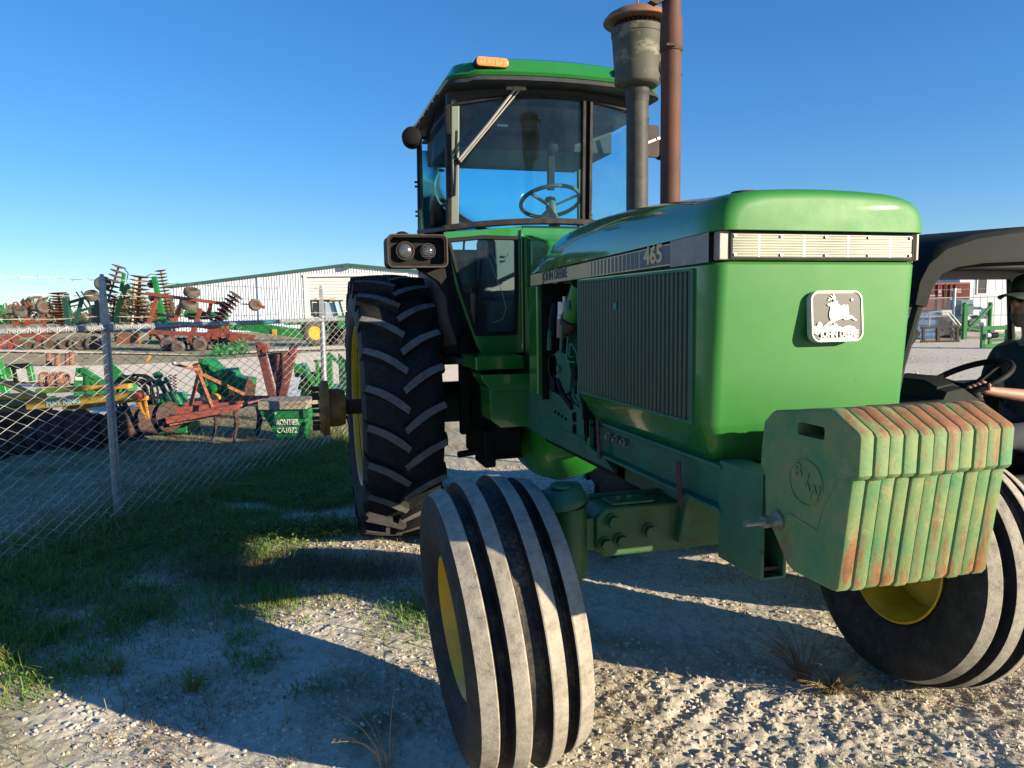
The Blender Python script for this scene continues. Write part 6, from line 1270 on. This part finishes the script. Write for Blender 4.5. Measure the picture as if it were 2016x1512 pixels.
for k in range(10): x = rg.uniform(-20, 40)/L.s; z = rg.uniform(5, 60)/L.s; mb.box(x, x+rg.uniform(.1, .4), .95, 1.0, z, z+rg.uniform(.05, .3))
mb.box(-16/L.s, 10/L.s, .7, 1.5, 48/L.s, 78/L.s); L.part(mb, 'machine', mat('teal_machine', (.05, .16, .18), .5), bevel=.02)
mb = MB(); mb.ico(L(1908, 628, .8), .3, 2, (1.6, .6, .5), .15); mb.box(-56/L.s, -36/L.s, .6, 1.0, 48/L.s, 58/L.s); L.part(mb, 'white_bags', M['doorwhite'])
struts(L, [((1898, 598), (1898, 668), .14), ((1905, 650), (1950, 600), .08), ((1885, 640), (1950, 655), .06)], .1, M['bgreen'], 'green_rack')
# ================================================================ side-by-side buggy with its driver, behind the nose of the tractor
M['utv'] = mat('buggy_dark_plastic', (.018, .022, .020), .55, dust=(.04, .042, .038), dustamt=.35); M['canopy'] = mat('canopy_dark', (.007, .010, .010), .55, dust=(.012, .015, .014), dustamt=.4)
for n_ in ('utv', 'canopy'): M[n_].node_tree.nodes['Principled BSDF'].inputs['Specular IOR Level'].default_value = .12; M[n_].node_tree.nodes['Principled BSDF'].inputs['Roughness'].default_value = .7
U = empty('utility_buggy', (2.4, 1.2, 0), label='dark open buggy with a moulded roof, parked behind the tractor nose at the right edge', cat='buggy')
Y0, Y1 = .60, 1.95
def arc(y, off=0, inset=0):
    """side outline of the moulded roof, front to rear"""
    return [(1.33+off*.6, y, 1.50-off*.2), (1.355+off*.5, y, 1.60), (1.41+off*.3, y, 1.70-off*.6), (1.52, y, 1.785-off), (1.70, y, 1.835-off), (2.02, y, 1.875-off), (2.4, y, 1.90-off), (3.0, y, 1.91-off), (3.35, y, 1.89-off), (3.45, y, 1.84-off)]
mb = MB(); rings = []
for (y, o) in ((Y0, .03), (Y0+.02, .006), (Y0+.08, 0), ((Y0+Y1)/2, -.02), (Y1-.08, 0), (Y1-.02, .006), (Y1, .03)):
    top = arc(y, o); bot = [(p[0]+(.085, .085, .08, .07, .05, .02, 0, 0, 0, -.03)[i], y, (1.48, 1.57, 1.635, 1.67, 1.69, 1.70, 1.71, 1.72, 1.72, 1.72)[i]) for i, p in enumerate(arc(y, .0))][::-1]; rings.append(top+bot)
mb.loft(rings); mb.build('roof', M['canopy'], U, ang=40)
mb = MB(); mb.box(1.56, 3.4, Y0+.05, Y1-.05, 1.655, 1.72); mb.build('roof_liner', M['mesh_dark'], U, bevel=.02)
for y in (Y0+.03, Y1-.03):
    mb = MB(); mb.tube([(1.52, y, 1.68), (1.40, y, 1.52), (1.30, y, 1.2), (1.24, y, .92)], .024, 10); mb.build('front_pillar', M['utv'], U)
    mb = MB(); mb.tube([(3.45, y, 1.74), (3.5, y, 1.2), (3.55, y, .6)], .024, 10); mb.build('rear_pillar', M['utv'], U)
mb = MB(); mb.tube([(2.62, Y1-.05, 1.30), (2.50, Y1-.05, 1.17), (2.38, Y1-.05, 1.02), (2.30, Y1-.05, .9)], .035, 12); mb.build('grab_bar', M['utv'], U)
mb = MB(); mb.loft([[(1.05, y, .50), (1.0, y, .75), (1.12, y, .93), (1.60, y, 1.02), (1.66, y, 1.0), (1.66, y, .5), (1.2, y, .42)] for y in (Y0+.05, Y0+.12, Y1-.12, Y1-.05)]); mb.build('hood', M['utv'], U, bevel=.02)  # front end drawn longer to stretch the buggy's shadow under the tractor
mb = MB(); mb.loft([[(1.58, y, .98), (1.62, y, 1.055+k), (1.72, y, 1.07+k), (1.84, y, 1.0+k), (1.88, y, .9), (1.75, y, .7), (1.6, y, .7)] for y, k in ((Y0+.06, 0), (Y0+.12, .01), (.72, .02), (.80, .05), (1.02, .05), (1.1, .02), (Y1-.1, .01), (Y1-.06, 0))]); mb.build('dashboard', M['utv'], U, bevel=.01)
mb = MB(); mb.box(1.60, 3.4, Y0+.06, Y1-.06, .38, .46); mb.box(2.75, 3.45, Y0+.04, Y1-.04, .46, .95); mb.box(1.64, 3.3, Y0+.02, Y0+.07, .38, .60); mb.box(1.64, 3.3, Y1-.07, Y1-.02, .38, .60); mb.build('tub', M['utv'], U, bevel=.02)
mb = MB(); mb.box(2.30, 2.78, .64, 1.12, .56, .72); mb.box(2.64, 2.78, .64, 1.12, .72, 1.12); mb.build('bench_seat', mat('seat_vinyl', (.03, .03, .03), .5), U, bevel=.04)
mb = MB(); mb.box(2.05, 2.9, Y1-.10, Y1-.06, .80, 1.0); mb.build('side_panel', mat('side_panel_grey', (.16, .14, .12), .6), U, bevel=.015)
for x in (1.38, 3.05):
    for y in (Y0+.10, Y1-.10):
        if x < 2: y += -.17 if y < 1.2 else .17; x += .04  # front wheels pushed outward from the body to shade the ground under the tractor
        mb = MB(); wheelm(mb, (x, y, .33), .33, .24, (0, 1, 0)); wv = mb.build('wheel', M['tyre'], U); mb = MB(); rimm(mb, (x, y, .33), .33, .24, (0, 1, 0)); mb.build('rim', M['utv'], wv)
SC = Vector((1.955, .85, 1.093)); sn = Vector((-.42, .10, .90)).normalized(); a_ = sn.cross(Vector((0, 1, 0))).normalized(); b_ = sn.cross(a_)
if True:
    mb = MB(); mb.tube([SC+a_*(.208*math.cos(t))+b_*(.208*math.sin(t)) for t in np.linspace(0, 2*math.pi, 49)], .0165, 10); swu = mb.build('steering_wheel', M['black'], U, ang=80)
    mb = MB(); hub = SC-sn*.05
    for t in (.3, 2.9, 4.7): mb.beam(hub, SC+a_*(.19*math.cos(t))+b_*(.19*math.sin(t)), .035, .012)
    mb.cyl(hub-sn*.02, hub+sn*.015, .055, n=24); mb.build('spokes', M['black'], swu)
    mb = MB(); mb.cyl(hub, hub-sn*.35, .03, n=14); mb.build('steering_column', M['utv'], U)
    mb = MB(); mb.box(1.98, 2.08, .86, .94, .98, 1.0); mb.build('gauge_panel', mat('gauge_grey', (.3, .3, .3), .4), U, bevel=.01)
# ---- driver
def skin(graphs):
    """graphs: list of (verts [(x,y,z,r)], edges, root) grown with the Skin modifier and merged in one mesh"""
    V, F = [], []
    for vs, es, root in graphs:
        me = bpy.data.meshes.new('t'); me.from_pydata([v[:3] for v in vs], es, []); o = bpy.data.objects.new('t', me); COL.objects.link(o)
        md = o.modifiers.new('k', 'SKIN'); md.use_smooth_shade = True; md.branch_smoothing = .6
        for i, v in enumerate(vs): me.skin_vertices[0].data[i].radius = (v[3], v[4] if len(v) > 4 else v[3]); me.skin_vertices[0].data[i].use_root = (i == root)
        sb = o.modifiers.new('s', 'SUBSURF'); sb.levels = 2; sb.render_levels = 2
        dg = bpy.context.evaluated_depsgraph_get(); ev = bpy.data.meshes.new_from_object(o.evaluated_get(dg)); b = len(V)
        V += [tuple(v.co) for v in ev.vertices]; F += [tuple(i+b for i in p.vertices) for p in ev.polygons]; bpy.data.objects.remove(o)
    mb = MB(); mb.v = V; mb.f = F; mb.m = [0]*len(F); return mb
M['skin'] = mat('skin', (.36, .19, .13), .55, var=(.30, .15, .10), vs=30, bump=.1); M['skin'].node_tree.nodes['Principled BSDF'].inputs['Subsurface Weight'].default_value = .1
M['shirt'] = mat('dark_teal_shirt', (.012, .035, .042), .85, var=(.016, .045, .052), vs=12, bump=.3, bs=14); M['capm'] = mat('dark_green_cap', (.012, .03, .02), .8, bump=.2); M['jeans'] = mat('dark_trousers', (.02, .025, .04), .9)
DY = .87; PX = 2.46
Pn = empty('person', (PX, DY, .76), label='driver in a dark green cap, sunglasses and dark shirt, hands on the buggy wheel', cat='person')
def chain(pts): return pts, [(i, i+1) for i in range(len(pts)-1)], 0
HR = Vector((2.135, .735, 1.035)); HL = Vector((2.06, 1.085, 1.13))      # hands on the rim, near and far side
HR = SC+a_*(.208*math.cos(.95))+b_*(.208*math.sin(.95))+Vector((0, 0, .045)); HL = SC+a_*(.208*math.cos(-.9))+b_*(.208*math.sin(-.9))+Vector((0, 0, .045))
if HR.y > HL.y: HR, HL = HL, HR
body_v = [(PX, DY, .80, .14, .16), (PX-.01, DY, .95, .13, .15), (PX-.02, DY, 1.12, .13, .165), (PX-.03, DY, 1.26, .10, .15), (PX-.045, DY, 1.345, .055, .06), (PX-.06, DY, 1.43, .054, .054), (PX-.075, DY, 1.50, .06, .06)]
body_e = [(0, 1), (1, 2), (2, 3), (3, 4), (4, 5), (5, 6)]
def arm(y, hand):
    sh = Vector((PX-.03, y, 1.265)); el = Vector((PX-.07, y+(.05 if y > DY else -.06), 1.02)); w_ = hand+(el-hand).normalized()*.075
    return [(*sh, .058), (*(sh*.5+el*.5), .05), (*el, .040), (*(el*.45+w_*.55), .036), (*w_, .025)]
graphs = []
for y, hd in ((DY-.20, HR), (DY+.20, HL)):
    i0 = len(body_v); av = arm(y, hd); body_v += av; body_e += [(3, i0)]+[(i0+k, i0+k+1) for k in range(4)]
    w_ = Vector(av[-1][:3]); d_ = (hd-w_).normalized(); side = (hd-SC).cross(sn).normalized(); out = (hd-SC).normalized()
    palm = w_+d_*.045+sn*.016; body_v += [(*palm, .030, .018)]; body_e += [(i0+4, len(body_v)-1)]
    for k in range(4):          # fingers wrap over the rim
        L_ = (.034, .038, .036, .030)[k]; o_ = side*(-.033+.022*k); p0 = palm+o_; p1 = hd+o_+sn*.030-out*.004; p2 = hd+o_+sn*.022+out*.024*(-1); p3 = hd+o_-sn*.004-out*.030
        if (palm-SC).dot(out) > (hd-SC).dot(out): pass
        graphs.append(([(*p0, .0095), (*p1, .0092), (*p2, .0085), (*p3, .0072)], [(0, 1), (1, 2), (2, 3)], 0))
    th = [palm+side*-.035, hd+side*-.052+sn*.004+out*.014, hd+side*-.045-sn*.026+out*.004]; graphs.append(([(*th[0], .012), (*th[1], .0105), (*th[2], .0085)], [(0, 1), (1, 2)], 0))
for y, dy in ((DY-.10, -.04), (DY+.10, .04)):
    i0 = len(body_v); body_v += [(PX-.10, y, .80, .085), (PX-.42, y+dy, .84, .062), (PX-.50, y+dy, .62, .05), (PX-.55, y+dy, .50, .038), (PX-.66, y+dy, .475, .035)]; body_e += [(0, i0)]+[(i0+k, i0+k+1) for k in range(4)]
bodym = skin([(body_v, body_e, 0)]+graphs)
# head: rings from chin to crown, face towards -X
hx, hy = PX-.085, DY
prof = [(1.425, .030, .035, -.030), (1.435, .055, .045, -.022), (1.455, .078, .058, -.012), (1.48, .090, .068, -.004), (1.505, .094, .073, 0), (1.535, .098, .076, .003), (1.565, .100, .078, .004), (1.60, .099, .077, .005), (1.63, .092, .070, .006), (1.655, .072, .055, .006), (1.672, .035, .03, .006)]
hr = []
for (z, rx, ry, ox) in prof: hr.append([(hx+ox+rx*math.cos(t)*(1 if math.cos(t) > 0 else .96), hy+ry*math.sin(t), z) for t in np.linspace(0, 2*math.pi, 25)[:-1]])
bodym.loft(hr)
bodym.loft([[(hx-.088, hy-.010, 1.575), (hx-.088, hy+.010, 1.575), (hx-.06, hy+.012, 1.575), (hx-.06, hy-.012, 1.575)], [(hx-.108, hy-.010, 1.55), (hx-.108, hy+.010, 1.55), (hx-.06, hy+.016, 1.55), (hx-.06, hy-.016, 1.55)], [(hx-.118, hy-.014, 1.528), (hx-.118, hy+.014, 1.528), (hx-.06, hy+.02, 1.528), (hx-.06, hy-.02, 1.528)], [(hx-.098, hy-.012, 1.518), (hx-.098, hy+.012, 1.518), (hx-.06, hy+.02, 1.516), (hx-.06, hy-.02, 1.516)]])
for y in (-1, 1):
    bodym.lathe([(-.006, .010), (-.004, .026), (.006, .028), (.010, .018)], (hx+.012, hy+y*.078, 1.545), (.3, y, 0), 14)      # ears
    bodym.ico((hx-.082, hy+y*.030, 1.565), .012, 2)
for z in (1.492, 1.482): bodym.lathe([(-.022, .002), (-.01, .005), (.01, .005), (.022, .002)], (hx-.094, hy, z), (0, 1, 0), 8)
bodym.build('body', M['skin'], Pn, ang=80)
sv = [(PX, DY, .80, .155, .175), (PX-.01, DY, .95, .145, .168), (PX-.02, DY, 1.12, .145, .18), (PX-.03, DY, 1.26, .115, .165), (PX-.043, DY, 1.335, .066, .072)]; se = [(0, 1), (1, 2), (2, 3), (3, 4)]
for y, hd in ((DY-.20, HR), (DY+.20, HL)):
    i0 = len(sv); av = arm(y, hd); sv += [(*av[0][:3], .072), (*av[1][:3], .066), (*(Vector(av[1][:3])*.35+Vector(av[2][:3])*.65), .060)]; se += [(3, i0), (i0, i0+1), (i0+1, i0+2)]
skin([(sv, se, 0)]).build('shirt', M['shirt'], Pn, ang=80)
lv = [(PX, DY, .80, .15, .17)]; le = []
for y, dy in ((DY-.10, -.04), (DY+.10, .04)):
    i0 = len(lv); lv += [(PX-.10, y, .80, .098), (PX-.42, y+dy, .84, .075), (PX-.50, y+dy, .62, .063), (PX-.54, y+dy, .52, .055)]; le += [(0, i0)]+[(i0+k, i0+k+1) for k in range(3)]
skin([(lv, le, 0)]).build('trousers', M['jeans'], Pn, ang=80)
mb = MB(); cr = []
for (z, k) in ((1.590, 1.10), (1.60, 1.12), (1.63, 1.13), (1.655, 1.02), (1.68, .80), (1.695, .45), (1.70, .08)): cr.append([(hx+.006+.100*k*math.cos(t), hy+.079*k*math.sin(t), z+.012*(-math.cos(t) if z < 1.62 else 0)) for t in np.linspace(0, 2*math.pi, 29)[:-1]])
mb.loft(cr); cpp = mb.build('cap', M['capm'], Pn, ang=60)
mb = MB(); brim = []
for k, t in enumerate(np.linspace(-1, 1, 13)): brim.append([(hx-.06-.02*(1-t*t), hy+.075*t, 1.597-.012*t*t), (hx-.105-.085*math.sqrt(max(0, 1-t*t*.97)), hy+.072*t, 1.578-.022*t*t), (hx-.105-.085*math.sqrt(max(0, 1-t*t*.97)), hy+.072*t, 1.583-.022*t*t), (hx-.06-.02*(1-t*t), hy+.075*t, 1.603-.012*t*t)])
mb.loft(brim); mb.build('cap_brim', M['capm'], cpp, ang=50)
mb = MB(); mb.lathe([(0, .017), (.003, .016)], (hx-.005, hy-.089, 1.635), (0, -1, .15), 20); mb.build('cap_badge', mat('cap_yellow', (.28, .30, .02), .6), cpp)
mb = MB()
for y in (-1, 1): mb.lathe([(-.004, .024), (.004, .023)], (hx-.098, hy+y*.032, 1.562), (-1, y*.35, 0), 18); mb.beam((hx-.092, hy+y*.052, 1.568), (hx+.01, hy+y*.083, 1.562), .005, .012)
mb.beam((hx-.103, hy-.012, 1.567), (hx-.103, hy+.012, 1.567), .005, .006); mb.build('sunglasses', M['black'], Pn)
mb = MB(); br_ = []
for (z, rx, ry, ox) in ((1.405, .03, .03, -.035), (1.42, .058, .050, -.026), (1.445, .078, .062, -.016), (1.47, .088, .071, -.008), (1.492, .082, .0735, -.001)): br_.append([(hx+ox+rx*math.cos(t), hy+ry*math.sin(t), z) for t in np.linspace(math.pi*.55, math.pi*1.45, 15)]+[(hx+ox+rx*.8*math.cos(t), hy+ry*.8*math.sin(t), z) for t in np.linspace(math.pi*1.45, math.pi*.55, 15)])
mb.loft(br_); mb.build('beard', mat('grey_beard', (.20, .16, .13), .9, var=(.12, .09, .07), vs=60, bump=.5), Pn, ang=60)
mb = MB(); mb.loft([[(hx+.02+.085*k*math.cos(t), hy+.080*k*math.sin(t), z) for t in np.linspace(-math.pi*.5, math.pi*.5, 15)]+[(hx+.02, hy, z)] for z, k in ((1.50, .9), (1.53, .97), (1.56, 1.0), (1.60, 1.0))]); mb.build('hair', mat('grey_hair', (.14, .12, .10), .9), Pn, ang=60)
Pn.location.z -= .045
